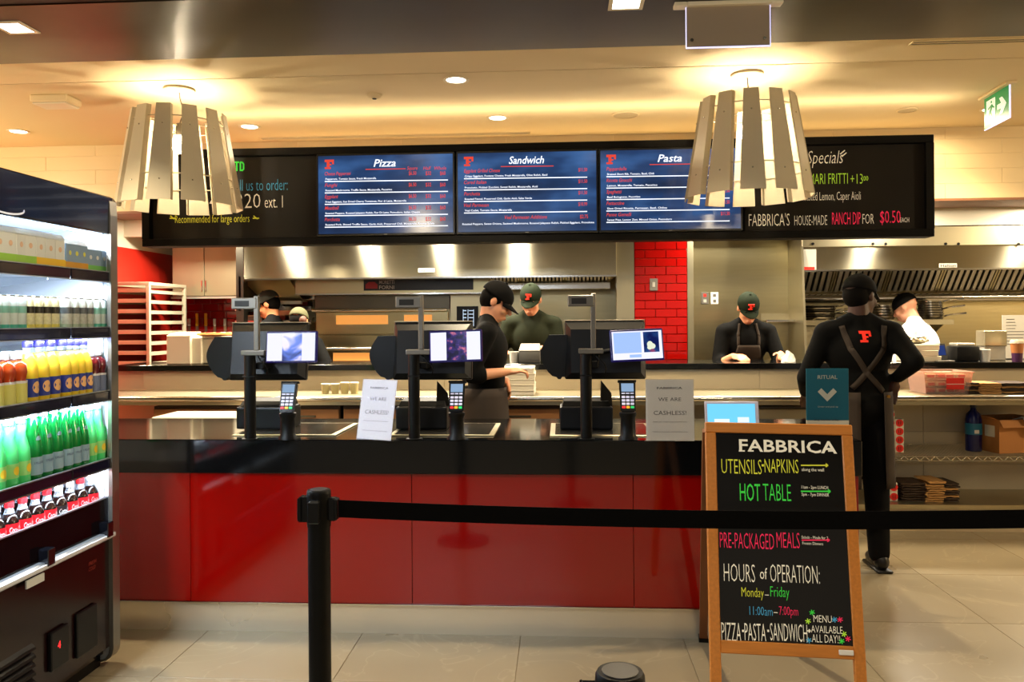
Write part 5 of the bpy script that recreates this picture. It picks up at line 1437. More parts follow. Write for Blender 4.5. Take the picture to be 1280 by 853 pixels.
for k in range(9):
    a_ = k * 2.4; r_ = .03 + .014 * k
    MB().lathe([(.001, .026), (.018, .026), (.016, .030), (.001, .030)], 12, c=(r_ * math.cos(a_), r_ * math.sin(a_), 0)).build('topping', mat('topping_red', (180, 40, 20), .5) if k % 3 else mat('topping_white', (236, 224, 190), .5), tp_)
# steel pan and cup by worker in green
P = atY(641, 452, PW + .15)
t = thing('paper_cup', 'white cup on the pass in front of the worker in green', 'cup', (P.x + .01, PW + .16, PTOP))
MB().lathe([(.001, 0), (.032, 0), (.040, .088), (.036, .086), (.030, .004)], 22, close=False).build('cup_body', M_paper, t, True)
MB().tube([(.040 * math.cos(a), .040 * math.sin(a), .088) for a in [2 * PI * k / 20 for k in range(21)]], .0022, 6).build('cup_rim', M_paper, t, 'all')
P = atY(662, 452, PW + .15)
t = thing('ticket_printer', 'grey ticket printer on the pass left of the rightmost station', 'printer', (P.x, PW + .2, PTOP))
MB().box(-.085, .085, -.09, .09, 0, .10, .012, seg=2).build('printer_body', mat('grey_plastic', (92, 90, 86), .4), t, True)
MB().hexa([(-.085, -.09, .10), (.085, -.09, .10), (.085, .09, .10), (-.085, .09, .10), (-.07, -.05, .15), (.08, -.05, .15), (.08, .08, .15), (-.07, .08, .15)]).build('printer_lid', mat('light_grey_plastic', (160, 156, 146), .4), t)
P = X_(983, PW + .2)
t = thing('white_napkin', 'crumpled white napkin by the hands of the worker in the red-lettered cap', 'napkin', (P, PW + .15, PTOP))
q = MB(); q.lathe([(.055, 0), (.05, .02), (.03, .05), (.010, .078), (.001, .08)], 11)
for v_ in q.bm.verts:
    if v_.co.z > .001: v_.co += Vector((random.uniform(-.012, .012), random.uniform(-.012, .012), random.uniform(-.006, .01)))
q.build('napkin_cloth', M_paper, t)
MB().box(-.05, .04, -.05, .03, .0, .006, .002).build('napkin_fold', M_paper, t)

# ------------------------------------------------------------------ kitchen behind
# tile columns: red glazed subway tiles
def red_tiles(name, label, x0, x1, Y, z0, z1, tw, th_, par=None):
    col = par or box(name, M_grout, x0, x1, Y, Y + .12, z0, z1, kind='structure')
    me = MB().box(-tw / 2 + .0022, tw / 2 - .0022, -.009, 0, .0022, th_ - .0022, .005, seg=2).mesh('wall_tile', M_redtile)
    mh = MB().box(-tw / 4 + .0022, tw / 4 - .0022, -.009, 0, .0022, th_ - .0022, .005, seg=2).mesh('wall_tile', M_redtile)
    n = int(round((x1 - x0) / tw * 2)) / 2
    r_ = 0; z = z0
    while z < z1 - th_ * .5:
        x = x0 + (0 if r_ % 2 == 0 else tw / 2)
        if r_ % 2: link('wall_tile', mh, col, Matrix.Translation((x0 + tw / 4, Y, z)))
        while x + tw <= x1 + 1e-4:
            link('wall_tile', me, col, Matrix.Translation((x + tw / 2, Y, z)) @ Matrix.Rotation(random.uniform(-.010, .010), 4, 'X') @ Matrix.Rotation(random.uniform(-.008, .008), 4, 'Z')); x += tw
        if x1 - x > tw * .4: link('wall_tile', mh, col, Matrix.Translation((x + tw / 4, Y, z)))
        z += th_; r_ += 1
    return col
Yc = 7.3
cx0, cx1 = X_(793, Yc, 380), X_(859, Yc, 380)
cl = red_tiles('wall_tile_column', '', cx0, cx1, Yc, .9, 2.47, (cx1 - cx0) / 2.5, .0765)
P = atY(817, 356, Yc)
t = thing('wall_socket', 'steel wall plate on the red tiled column', 'socket', (P.x, Yc - .0085, P.z))
MB().box(-.035, .035, -.006, 0, -.055, .055, .003).build('cover_plate', M_silver, t)
MB().box(-.012, .012, -.009, -.006, -.022, .022, .002).build('switch_rocker', M_alu, t)
# backsplash tiles at left with knife rack
bx0, bx1 = X_(214, 8.1, 400), X_(320, 8.1, 400)
red_tiles('wall_tile_left', '', bx0, bx1, 8.1, 1.0, Z_(368, 8.1, 250), .17, .0765)
for i, (u, yel) in enumerate(((236, 0), (246, 1), (257, 1), (268, 0), (281, 0))):
    P = atY(u, 404, 8.07)
    t = thing('kitchen_knife', ['white handled knife on the red tiles, leftmost', 'yellow handled knife on the red tiles, left of two', 'yellow handled knife on the red tiles, right of two', 'white handled knife on the red tiles, with a tall tip', 'white handled knife on the red tiles, rightmost'][i], 'knife', (P.x, 8.078, P.z), 0, 'knives on the red tiles')
    hl = .13 if yel else .075
    MB().box(-.014, .014, -.011, .006, -.03, -.03 + hl, .006, seg=2).build('knife_handle', mat('yellow_handle', (236, 170, 30), .4) if yel else M_paper, t, True)
    q = MB(); q.M = Matrix.Translation((0, -.002, -.03)) @ Matrix.Rotation(PI / 2, 4, 'X'); q.prism([(-.014, 0), (-.012, -.12), (.004, -.16), (.014, -.10), (.014, 0)], .002); q.build('knife_blade', M_steel2, t)
a, b = X_(232, 8.085), X_(285, 8.085)
P = atY(258, 408, 8.085)
t = thing('knife_rack', 'slim magnetic strip holding the knives on the red tiles', 'rack', ((a + b) / 2, 8.092, P.z - .045))
MB().box(-(b - a) / 2, (b - a) / 2, -.008, 0, -.012, .012, .002).build('magnet_strip', mat('dull_red_strip', (130, 20, 14), .5), t)
for s in (-1, 1): MB().cyl((s * (b - a) * .46, -.010, 0), (s * (b - a) * .46, -.007, 0), .004, n=8).build('screw', M_steel2, t)
M_cab_ = mat('cabinet_steel', (168, 156, 124), .42, .6, noise=.05, nscale=2)
# steel wall cabinet above
Yk = 7.75
a, b = X_(215, Yk, 340), X_(296, Yk, 340); z1_, z0_ = 2.44, Z_(371, Yk, 250)
t = thing('wall_cabinet', 'double door stainless wall cabinet above the red tiles at left', 'cabinet', ((a + b) / 2, Yk + .17, z0_))
w = (b - a) / 2; h = z1_ - z0_
MB().box(-w, w, -.15, .34, 0, h, .004).build('cabinet_body', M_cab_, t)
for s in (-1, 1):
    d_ = MB().box(min(0.002 * s, s * (w - .004)), max(.002 * s, s * (w - .004)), -.172, -.151, .006, h - .006, .004).build('cabinet_door', M_cab_, t)
    MB().box(s * .02 - .006, s * .02 + .006, -.190, -.173, .05, .16, .003).build('handle', M_bright, d_)
for u in (229, 267):
    P = atY(u, 314, Yk - .01)
    x = P.x - t.location.x
    MB().box(x - .05, x + .05, -.176, -.172, h - .20, h - .15, .002).build('door_label', M_dsteel, t)
MB().box(-w - .01, w + .02, -.18, -.15, -.02, 0).build('light_rail', M_alu, t)
# frame post between cabinet and hood
a = X_(300, HY + .1)
box('wall_post_left', M_dsteel, a - .035, a + .035, HY + .1, HY + .2, .9, 2.45, kind='structure')
# pan rack at the left wall
M_rack = mat('rack_aluminium', (186, 176, 150), .5, .25)
def pan_rack():
    x0 = WX0 + .02; Y0 = 6.95
    x1 = X_(183, 6.95, 400)
    zt_ = Z_(357, 6.95, 165)
    t = thing('pan_rack', 'tall aluminium pan rack full of sheet pans at the left kitchen wall', 'rack', ((x0 + x1) / 2, Y0 + .25, .08), R(0))
    w = .30; d_ = .34; off = x1 - t.location.x
    X0, X1 = WX0 + .03 - t.location.x, off + .0
    for (x, y) in ((X0, -.25), (X1 + .02, -.25), (X0, .43), (X1 + .02, .43)):
        MB().box(x - .016, x + .016, y - .016, y + .016, 0, zt_ - .08, .003).build('upright', M_rack, t)
    MB().box(X0 - .016, X1 + .036, -.266, -.234, zt_ - .08, zt_ - .05, .003).box(X0 - .016, X1 + .036, .414, .446, zt_ - .08, zt_ - .05, .003).build('top_bar', M_rack, t)
    for x in (X0, X1 + .02): MB().box(x - .016, x + .016, -.234, .414, zt_ - .08, zt_ - .05, .003).build('top_bar', M_rack, t)
    for x, y in ((X0, -.25), (X1 + .02, -.25), (X0, .43), (X1 + .02, .43)):
        MB().cyl((x - .012, y, -.04), (x + .012, y, -.04), .038, n=14).build('caster', M_black, t, True)
    n = 16; st = .0935
    for k in range(n):
        z = zt_ - .14 - k * st
        if z < .2: break
        pz = MB().box(X0 + .018, X1 + .002, -.25, .43, z, z + .005)
        pz.box(X0 + .018, X1 + .002, -.256, -.249, z - .002, z + .034, .002).box(X1 - .002, X1 + .003, -.25, .43, z - .002, z + .022).box(X0 + .018, X0 + .022, -.25, .43, z, z + .022)
        p_ = pz.build('sheet_pan', M_rack, t)
    for x in (X0, X1 + .02):
        for k in range(n):
            z = zt_ - .146 - k * st
            if z < .2: break
            MB().box(x - .006, x + .004, -.234, .414, z - .004, z + .02).build('runner', M_rack, t)
pan_rack()
# shelf things behind left: steel bench and racks between cabinet and oven
for i, (v, uu0, uu1) in enumerate(((372, 352, 398), (385, 300, 394), (402, 300, 394))):
    a, b = X_(uu0, 8.0, v), X_(uu1, 8.0, v); P = atY(340, v, 8.0)
    t = thing('wall_shelf', f'{["short upper", "long middle", "long lower"][i]} steel wall shelf behind the capped heads at left', 'shelf', ((a + b) / 2, 8.02, P.z), 0, 'steel shelves left of the oven')
    w = (b - a) / 2
    MB().box(-w, w, -.14, .17, -.015, 0, .002).build('shelf_board', M_steel2, t)
    MB().box(-w, w, -.15, -.14, -.03, .012, .002).build('shelf_lip', M_bright, t)
    for s in (-1, 1): MB().box(s * w * .85 - .004, s * w * .85 + .004, -.1, .17, -.10, -.015).build('bracket', M_dsteel, t)
    for k in range(3):
        c = thing('storage_tin', f'dark red and grey tin on the {["short upper", "long middle", "long lower"][i]} steel wall shelf, {["left", "centre", "right"][k]}', 'tin', (t.location.x + (k - 1) * w * .6, 8.04, P.z + .0), 0, 'tins on the steel shelves')
        MB().box(-w * .24, w * .24, -.08, .08, 0, .062, .006).build('tin_body', mat('brown_red_tin', (120, 50, 34), .4) if (k + i) % 2 else M_dsteel, c)
        MB().box(-w * .245, w * .245, -.082, .082, .052, .065, .004).build('tin_lid', M_steel2, c)

# hoods
M_hood = mat('hood_steel', (210, 202, 176), .22, 1.0, noise=.05, nscale=1.5, aniso=.95, arot=.25, rnoise=.03)
M_tagp = mat('name_plate_white', (186, 182, 168), .5)
def hood(x0, x1, zb_, zt_, label, holes, words, uw, vw, xleft_open=None):
    t = thing('extractor_hood', label, 'hood', ((x0 + x1) / 2, HY, zb_), 0, 'stainless extractor hoods')
    W_ = lambda name, m_, *a, **k: box(name, m_, *a, t, k.get('bev', 0), True)
    W_('front_panel', M_hood, x0, x1, HY, HY + .03, zb_, zt_ - .0, bev=.003)
    W_('lower_lip', M_bright, x0, x1, HY - .006, HY + .04, zb_ - .008, zb_ + .006)
    W_('end_panel', M_steel2, x0, x0 + .02, HY + .03, KY, zb_, zt_)
    W_('end_panel', M_steel2, x1 - .02, x1, HY + .03, KY, zb_, zt_)
    W_('hood_roof', M_steel2, x0, x1, HY + .03, KY, zt_ - .02, zt_)
    if holes:
        W_('upper_band', M_steel2, x0, x1, HY - .012, HY, Z_(308, HY, 1100), zt_, bev=.002)
        for u in holes:
            P = atY(u, 305, HY - .012); MB().cyl((P.x, HY - .018, P.z), (P.x, HY - .012, P.z), .012, n=12).build('rivet', M_blackm, t, world=True)
    P = atY(uw, vw, HY)
    W_('name_plate', M_tagp, P.x - .075, P.x + .075, HY - .003, HY, P.z - .018, P.z + .018)
    pp = Print((0, HY - .0035, 0), (1, 0, 0), (0, 0, 1), .0008); pp.put('Halton', Vector((P.x, HY - .0035, P.z - .013)), .13, .026, offset=.008, align='C'); pp.build('plate_lettering', mat('dark_plate_print', (12, 12, 14), .5), t)
    return t
lh0, lh1 = X_(305, HY), X_(771, HY)
hl = hood(lh0, lh1, Z_(347, HY, 540), 2.46, 'wide stainless extractor hood over the pizza oven, left of the red tiles', None, 'Halton', 533, 338)
rh0, rh1 = X_(1003, HY), 5.2
hr = hood(rh0, rh1, Z_(337, HY, 1140), Z_(283, HY, 1200), 'wide stainless extractor hood over the pans at right', (1016, 1091, 1107, 1182, 1198, 1273), 'Halton', 1185, 332)
# safety notice on right hood
P = atY(1013, 326, HY)
t = thing('hood_notice', 'white notice with a red line at the left end of the right hood', 'notice', (P.x, HY - .001, P.z))
MB().box(-.07, .05, -.002, 0, -.10, .10).build('notice_sheet', M_tagp, t); MB().box(-.055, .035, -.003, -.002, -.085, -.055).build('red_line', M_redprint, t)
# baffle filters: panels leaning back with upright slats
def filters(t, x0, x1, yt, zt_, yb_, zb_, pw, pitch):
    n = max(1, int(round((x1 - x0) / pw))); pw = (x1 - x0) / n
    d = Vector((0, yb_ - yt, zb_ - zt_)); L = d.length; d.normalize()
    zax = -d; yax = Vector((0, -zax.z, zax.y)) * -1
    B = Matrix(((1, 0, 0), (0, yax.y, zax.y), (0, yax.z, zax.z))).to_4x4()
    q = MB(); q.box(-pw / 2 + .004, pw / 2 - .004, 0, .012, 0, .03).box(-pw / 2 + .004, pw / 2 - .004, 0, .012, L - .03, L).box(-pw / 2 + .004, -pw / 2 + .02, 0, .012, .03, L - .03).box(pw / 2 - .02, pw / 2 - .004, 0, .012, .03, L - .03)
    mf = q.mesh('filter_frame', M_steel2)
    q = MB(); q.box(-pw / 2 + .004, pw / 2 - .004, .035, .04, 0, L); mk = q.mesh('filter_back', mat('dark_filter_void', (40, 34, 24), .7))
    q = MB(); k = int((pw - .04) / pitch); p2 = (pw - .04) / k
    for i in range(k):
        x = -pw / 2 + .02 + p2 * (i + .5)
        q.box(x - p2 * .30, x + p2 * .30, -.004, .012, .02, L - .02, .002)
    ms = q.mesh('baffle_slats', M_alu)
    Gi = mw(t).inverted()
    for i in range(n):
        M = Gi @ Matrix.Translation((x0 + pw * (i + .5), yb_, zb_)) @ B
        f = link('filter_frame', mf, t, M); link('filter_back', mk, f); link('baffle_slats', ms, f, kind='stuff')
    return n
filters(hr, rh0 + .02, rh1 - .02, 7.62, 2.26, 8.06, Z_(366, 8.06, 1150), .50, .052)
fl0 = X_(593, HY + .5)
filters(hl, fl0, lh1 - .02, 7.50, 2.14, 7.80, Z_(355, 7.8, 690), .46, .034)
# grease trough and round rail under the right filters
MB().cyl((rh0 + .02, 8.05, Z_(372, 8.05, 1150)), (rh1 - .02, 8.05, Z_(372, 8.05, 1150)), .045, n=18).build('grease_trough', M_bright, hr, True, world=True)
MB().box(fl0, lh1 - .02, 7.76, 7.84, Z_(362, 7.8, 690), Z_(355, 7.8, 690) + .01, .004).build('grease_trough', M_bright, hl, world=True)
# left opening of the hood: slanted deflector and bright gap
t = thing('heat_deflector', 'slanted steel deflector beneath the left end of the left hood', 'deflector', (X_(340, 7.4), 7.5, 1.70))
w = (X_(368, 7.5) - X_(309, 7.5)) / 2; hh = Z_(347, 7.5, 340) - 1.70
g0 = t.location.x; cxm = (X_(309, 7.5) + X_(368, 7.5)) / 2 - g0
MB().hexa([(cxm - w * .7, .25, 0), (cxm + w, .25, 0), (cxm + w, .27, 0), (cxm - w * .7, .27, 0), (cxm - w, -.2, hh), (cxm + w, -.2, hh), (cxm + w, -.18, hh), (cxm - w, -.18, hh)]).build('deflector_sheet', M_steel2, t)
MB().box(cxm - w * .3, cxm + w, .20, .24, -.03, 0).build('white_edge', M_paper, t)
MB().box(cxm - w, cxm - w + .02, -.2, .4, -.10, hh).build('side_cheek', M_dsteel, t)

# pizza oven
Yo = 7.62
ox0, ox1 = X_(394, Yo), X_(562, Yo)
ov = thing('pizza_oven', 'stainless deck pizza oven with lit windows behind the middle station', 'oven', ((ox0 + ox1) / 2, Yo, .4))
W_ = lambda name, m_, *a, **k: box(name, m_, *a, k.get('par', ov), k.get('bev', 0), True)
zc1, zc0 = Z_(348, 7.45, 500), Z_(367, 7.45, 500)
cx0_, cx1_ = X_(369, 7.45), X_(612, 7.45)
W_('oven_canopy', mat('canopy_steel', (190, 180, 140), .3, 1.0, aniso=.6), cx0_, cx1_, 7.45, 7.9, zc0, zc1, bev=.004)
W_('canopy_lip', M_bright, cx0_, cx1_, 7.44, 7.47, zc0 - .008, zc0 + .004)
a, b = X_(455, 7.445), X_(592, 7.445); z1_, z0_ = Z_(349.5, 7.445, 520), Z_(363, 7.445, 520)
pl = W_('name_panel', mat('dark_name_panel', (22, 22, 26), .3), a, b, 7.442, 7.452, z0_, z1_)
pp = Print((0, 7.4415, 0), (1, 0, 0), (0, 0, 1), .0008)
pp.text('MORETTI', 474, 355.0, 19, 4.6, offset=.01); pp.text('FORNI', 474, 361.6, 19, 4.6, offset=.01); pp.build('panel_lettering', mat('silver_print', (190, 184, 176), .4), ov)
pp = Print((0, 7.4415, 0), (1, 0, 0), (0, 0, 1), .0008); pp.poly([(457, 361), (472, 361), (472, 356), (468, 352.5), (461, 352.5), (457, 356)]); pp.build('panel_emblem', mat('dark_red_emblem', (150, 24, 30), .4), ov)
W_('oven_body', M_steel2, ox0, ox1, Yo + .03, KY - .01, .4, zc0 - .01)
W_('upper_fascia', M_dsteel, ox0, ox1, Yo, Yo + .03, Z_(387, Yo, 480), zc0 - .012)
M_lit = mat('lit_oven_window', (150, 84, 40), .1, emit=1.1, ecol=(210, 140, 66), noise=.3, nscale=6)
M_ovf = mat('oven_front_steel', (170, 158, 120), .3, 1.0, noise=.05, aniso=.6)
for (va, vb_) in ((390, 418), (419, 434), (437, 458)):
    W_('deck_door', M_ovf, ox0 + .01, ox1 - .01, Yo - .015, Yo + .029, Z_(vb_, Yo, 480), Z_(va, Yo, 480), bev=.005)
for v in (388, 435.5):
    z = Z_(v, Yo, 480); MB().cyl((ox0 - .01, Yo - .06, z), (ox1 - .02, Yo - .06, z), .013, n=12).build('door_bar', M_bright, ov, True, world=True)
    for x in (ox0 + .08, ox1 - .10): MB().cyl((x, Yo - .06, z), (x, Yo - .01, z), .008, n=8).build('bar_bracket', M_steel2, ov, True, world=True)
for (ua, ub, va, vb_) in ((420, 485, 394, 405.5), (505, 540, 394, 405.5), (416, 468, 441, 451), (500, 545, 441, 451)):
    W_('oven_window', M_lit, X_(ua, Yo - .02), X_(ub, Yo - .02), Yo - .019, Yo - .015, Z_(vb_, Yo, 480), Z_(va, Yo, 480))
W_('control_column', M_steel2, X_(563, Yo), X_(612, Yo), Yo, KY - .01, .4, zc0 - .01, bev=.003)
a, b = X_(571, Yo), X_(598, Yo)
W_('control_panel', M_black, a, b, Yo - .010, Yo, Z_(411, Yo, 585), Z_(383, Yo, 585), bev=.002)
pp = Print((0, Yo - .0105, 0), (1, 0, 0), (0, 0, 1), .0008)
for r_ in range(5):
    v = 388.5 + r_ * 4.4; pp.bar(579, v, 583, v, 1.2); pp.bar(586, v, 592, v, 1.0)
pp.bar(579, 387, 579, 408, .8); pp.bar(585, 387, 585, 408, .8); pp.bar(592, 387, 592, 408, .8); pp.build('panel_symbols', emat('panel_glow', (190, 210, 230), 1.0), ov)
W_('oven_base', M_dsteel, ox0, X_(612, Yo), Yo + .05, KY - .01, .0, .399)

# stainless shelves beside the oven under the left hood (right half)
t = thing('prep_table', 'steel prep table against the wall behind the worker in green', 'table', (X_(694, 7.9), 7.9, 0))
w = (X_(766, 7.9) - X_(624, 7.9)) / 2
MB().box(-w, w, -.3, .28, .9, .94, .004).build('table_top', M_steel2, t)
for sx in (-1, 1):
    for sy in (-.26, .24): MB().cyl((sx * (w - .05), sy, 0), (sx * (w - .05), sy, .9), .02, n=10).build('leg', M_steel2, t, True)
# column frame and recess left and right of the red tile
box('wall_frame_left', M_steel2, X_(771, Yc), cx0 - .002, Yc - .01, Yc + .12, .9, 2.45, kind='structure')
box('wall_frame_right', M_steel2, cx1 + .002, X_(867, Yc), Yc - .01, Yc + .3, .9, 2.45, kind='structure')
rb = X_(867, Yc); re_ = X_(1001, Yc + .3)
box('wall_recess', M_steel, rb, re_ - .06, Yc + .30, Yc + .34, .9, 2.45, kind='structure')
box('trim_3', M_bright, re_ - .072, re_ - .060, Yc + .28, Yc + .30, .9, 2.45, kind='structure')
# slanting side partition of the right cook line
q = MB(); xa_ = rh0 - .01
q.hexa([(xa_, HY - .12, .9), (xa_ + .02, HY - .12, .9), (xa_ + .02, KY, .9), (xa_, KY, .9), (xa_, HY + .02, 2.45), (xa_ + .02, HY + .02, 2.45), (xa_ + .02, KY, 2.45), (xa_, KY, 2.45)])
q.build('wall_partition', M_steel2, kind='structure')
# sockets on the recess
for i, (u, red) in enumerate(((881, 1), (893, 0))):
    P = atY(u, 373, Yc + .30)
    t = thing('wall_socket', ['steel double socket left of the white one on the steel wall', 'white double socket on the steel wall'][i], 'socket', (P.x, Yc + .299, P.z), 0, 'sockets on the steel wall')
    MB().box(-.036, .036, -.006, 0, -.056, .056, .003).build('cover_plate', M_silver if red else M_paper, t)
    for s in (-1, 1): MB().box(-.014, .014, -.008, -.006, s * .026 - .014, s * .026 + .014, .002).build('socket_face', M_redprint if red and s > 0 else M_tagp if red else M_silver, t)
# steel shelf ledge behind worker
P = atY(975, 400, Yc + .2)
t = thing('corner_shelf', 'small steel shelf right of the worker with the red-lettered cap', 'shelf', (X_(972, Yc + .2), Yc + .18, P.z))
MB().box(-.13, .13, -.10, .12, -.02, 0, .003).build('shelf_board', M_bright, t); MB().box(-.13, .13, .10, .118, -.0, .06).build('back_lip', M_steel2, t)
# right cook line shelf with pans
Ysf = 7.85
z_sh = Z_(400.5, Ysf, 1080)
t = thing('pan_shelf', 'steel shelf carrying the pans below the right hood', 'shelf', (X_(1100, Ysf), Ysf, z_sh))
a, b = rh0 + .03, X_(1182, Ysf); w0, w1 = a - t.location.x, b - t.location.x
MB().box(w0, w1, -.16, .3, -.02, 0, .002).build('shelf_board', M_bright, t)
MB().box(w0, w1, -.165, -.155, -.045, .004, .002).build('shelf_lip', M_steel2, t)
for x in (w1 - .04,): MB().hexa([(x - .005, .28, -.2), (x + .005, .28, -.2), (x + .005, .3, -.2), (x - .005, .3, -.2), (x - .005, -.1, -.02), (x + .005, -.1, -.02), (x + .005, .3, -.02), (x - .005, .3, -.02)]).build('bracket', M_steel2, t)
M_pan_ = mat('pan_metal', (190, 186, 176), .22, 1.0, noise=.1, nscale=20)
def pan(u, r_, h, dz, label, hang=0.0, n_=0, group='pans on the steel shelf'):
    P = X_(u, Ysf - .02)
    t = thing('frying_pan', label, 'pan', (P, Ysf - .02, z_sh + dz), hang, group)
    MB().lathe([(.001, 0), (r_ * .82, 0), (r_ * .88, .004), (r_, h), (r_ + .004, h + .001), (r_ - .003, h), (r_ * .85, .006), (.001, .004)], 26, close=False).build('pan_body', M_pan_, t, True)
    MB().tube([(r_ - .005, 0, h - .008), (r_ + .06, 0, h + .008), (r_ + .20, 0, h + .022)], [.008, .007, .009], 8).build('pan_handle', M_bright, t, 'all')
k = 0
for i in range(6): pan(1024, .155 - .004 * (i % 2), .032, i * .022, f'silver pan nested in the left pile of the steel shelf, {["bottom", "second", "third", "fourth", "fifth", "top"][i]}', R([-8, 20, -30, 5, 35, -12][i]))
for i in range(5): pan(1102, .125 - .003 * i, .040, i * .026, f'silver pan nested in the middle pile beside the dark cap, {["bottom", "second", "third", "fourth", "top"][i]}', R([200, 100, 150, 60, 240][i]))
for i in range(7): pan(1163, .12 - .002 * i, .040, i * .023, f'silver pan nested in the pile right of the worker in white, {["bottom", "second", "third", "fourth", "fifth", "sixth", "top"][i]}', R([-4, 60, 120, -50, 90, 150, 0][i]))
# cook line base cabinets (right, seen beneath the shelf)
t = thing('cook_station', 'steel panelled cook station left of the worker in white', 'station', (X_(1060, 7.98), 7.98, 0))
w = (X_(1180, 7.5) - rh0) / 2 - .03
MB().box(-w, w, -.12, .18, .0, Z_(404, 7.5, 1060) - .03, .004).build('station_body', M_steel2, t)
MB().box(-w, w, -.14, -.121, .9, 1.32, .004).build('station_door', M_steel2, t)
# sprinkler bits under the right hood trough

P = atY(659, 460, 5.15)
t = thing('receipt_slip', 'small folded white slip in the outstretched hand by the pizza boxes', 'slip', (P.x, 5.05, P.z), R(12))
MB().box(-.035, .035, -.022, .022, -.004, .003, .001).build('slip_sheet', M_paper, t); MB().box(-.034, .020, -.020, .020, .003, .007, .001).build('folded_flap', M_paper, t)
# ------------------------------------------------------------------ people
def remesh(mb, voxel, it=3):
    me = bpy.data.meshes.new('r'); mb.bm.to_mesh(me); mb.bm.free()
    o = bpy.data.objects.new('r', me); COL.objects.link(o)
    r = o.modifiers.new('r', 'REMESH'); r.mode = 'VOXEL'; r.voxel_size = voxel; r.use_smooth_shade = True
    s = o.modifiers.new('s', 'SMOOTH'); s.factor = .5; s.iterations = it
    dg = bpy.context.evaluated_depsgraph_get()
    m2 = bpy.data.meshes.new_from_object(o.evaluated_get(dg))
    bpy.data.objects.remove(o); bpy.data.meshes.remove(me)
    m2.shade_smooth(); m2.materials.clear()
    return m2
def ik(S, T, a, b, pole):
    S, T, pole = Vector(S), Vector(T), Vector(pole)
    d = T - S; L = d.length
    if L > (a + b) * .995: d = d * ((a + b) * .995 / L); L = d.length; T = S + d
    u = d.normalized(); x = (a * a - b * b + L * L) / (2 * L); h = math.sqrt(max(0, a * a - x * x))
    p = (pole - u * pole.dot(u)).normalized()
    return S + u * x + p * h, T
def hand(mb, W, d, side, s, curl, sc=1.0):
    """wrist W, direction d, side: unit vector across the palm towards the thumb, palm faces n"""
    d = Vector(d).normalized(); s = Vector(s); s = (s - d * s.dot(d)).normalized(); n = d.cross(s) * side
    C = W + d * .048 * sc
    B = Matrix((s, d, n)).transposed()
    mb.ell(C, (.040 * sc, .050 * sc, .015 * sc), M=B, u=18, v=12)
    mb.cap(W, C, .024 * sc, .022 * sc)
    for k, (off, L) in enumerate(((.031, .066), (.0105, .074), (-.0105, .070), (-.031, .056))):
        p = C + d * .036 * sc + s * off * sc; r = .0086 * sc
        c = curl; dir1 = (d * math.cos(c * .5) + n * math.sin(c * .5) + s * off * 1.5).normalized()
        q = p + dir1 * L * .5 * sc
        dir2 = (d * math.cos(c * 1.3) + n * math.sin(c * 1.3)).normalized(); e = q + dir2 * L * .32 * sc
        dir3 = (d * math.cos(c * 1.9) + n * math.sin(c * 1.9)).normalized(); f = e + dir3 * L * .24 * sc
        mb.cap(p, q, r * 1.05, r, 10); mb.cap(q, e, r, r * .92, 10); mb.cap(e, f, r * .92, r * .8, 10)
    p = W + d * .022 * sc + s * .026 * sc
    q = p + (d * .6 + s * .7 + n * .25).normalized() * .040 * sc; e = q + (d * .9 + s * .25 + n * .3).normalized() * .032 * sc
    mb.cap(p, q, .013 * sc, .0105 * sc, 10); mb.cap(q, e, .0105 * sc, .0085 * sc, 10)
M_skin = {k: mat('skin_' + k, c, .5, sss=.08, noise=.05, nscale=12) for k, c in (('light', (224, 156, 116)), ('tan', (206, 136, 92)), ('dark', (70, 40, 26)), ('pink', (222, 160, 130)))}
M_shirt = mat('black_cotton', (9, 9, 9), .85, noise=.25, nscale=5, bump=.25, bscale=9, spec=.12)
M_shirt_g = mat('olive_black_cotton', (28, 32, 20), .85, noise=.25, nscale=5, bump=.3, bscale=9, spec=.12)
M_shirt_w = mat('white_cotton', (236, 232, 230), .8, noise=.05, nscale=5, bump=.3, bscale=9)
M_trous = mat('black_trousers', (13, 13, 14), .85, bump=.2, bscale=8, spec=.12)
M_apron = mat('charcoal_apron', (62, 54, 48), .8, noise=.12, nscale=9, bump=.1, bscale=14, spec=.12)
M_cap_bk = mat('black_cap_cloth', (13, 12, 12), .85, spec=.12); M_cap_gr = mat('dark_green_cap_cloth', (24, 32, 20), .85, spec=.12); M_cap_ol = mat('olive_cap_cloth', (74, 72, 44), .85)
M_hair = mat('black_hair', (12, 10, 8), .85, spec=.1)
M_shoe = mat('black_shoe', (14, 13, 12), .4)
M_eye = mat('dark_lashes', (20, 14, 12), .4)
M_patch = mat('bright_red_patch', (255, 52, 34), .6, emit=.15, ecol=(255, 50, 32))

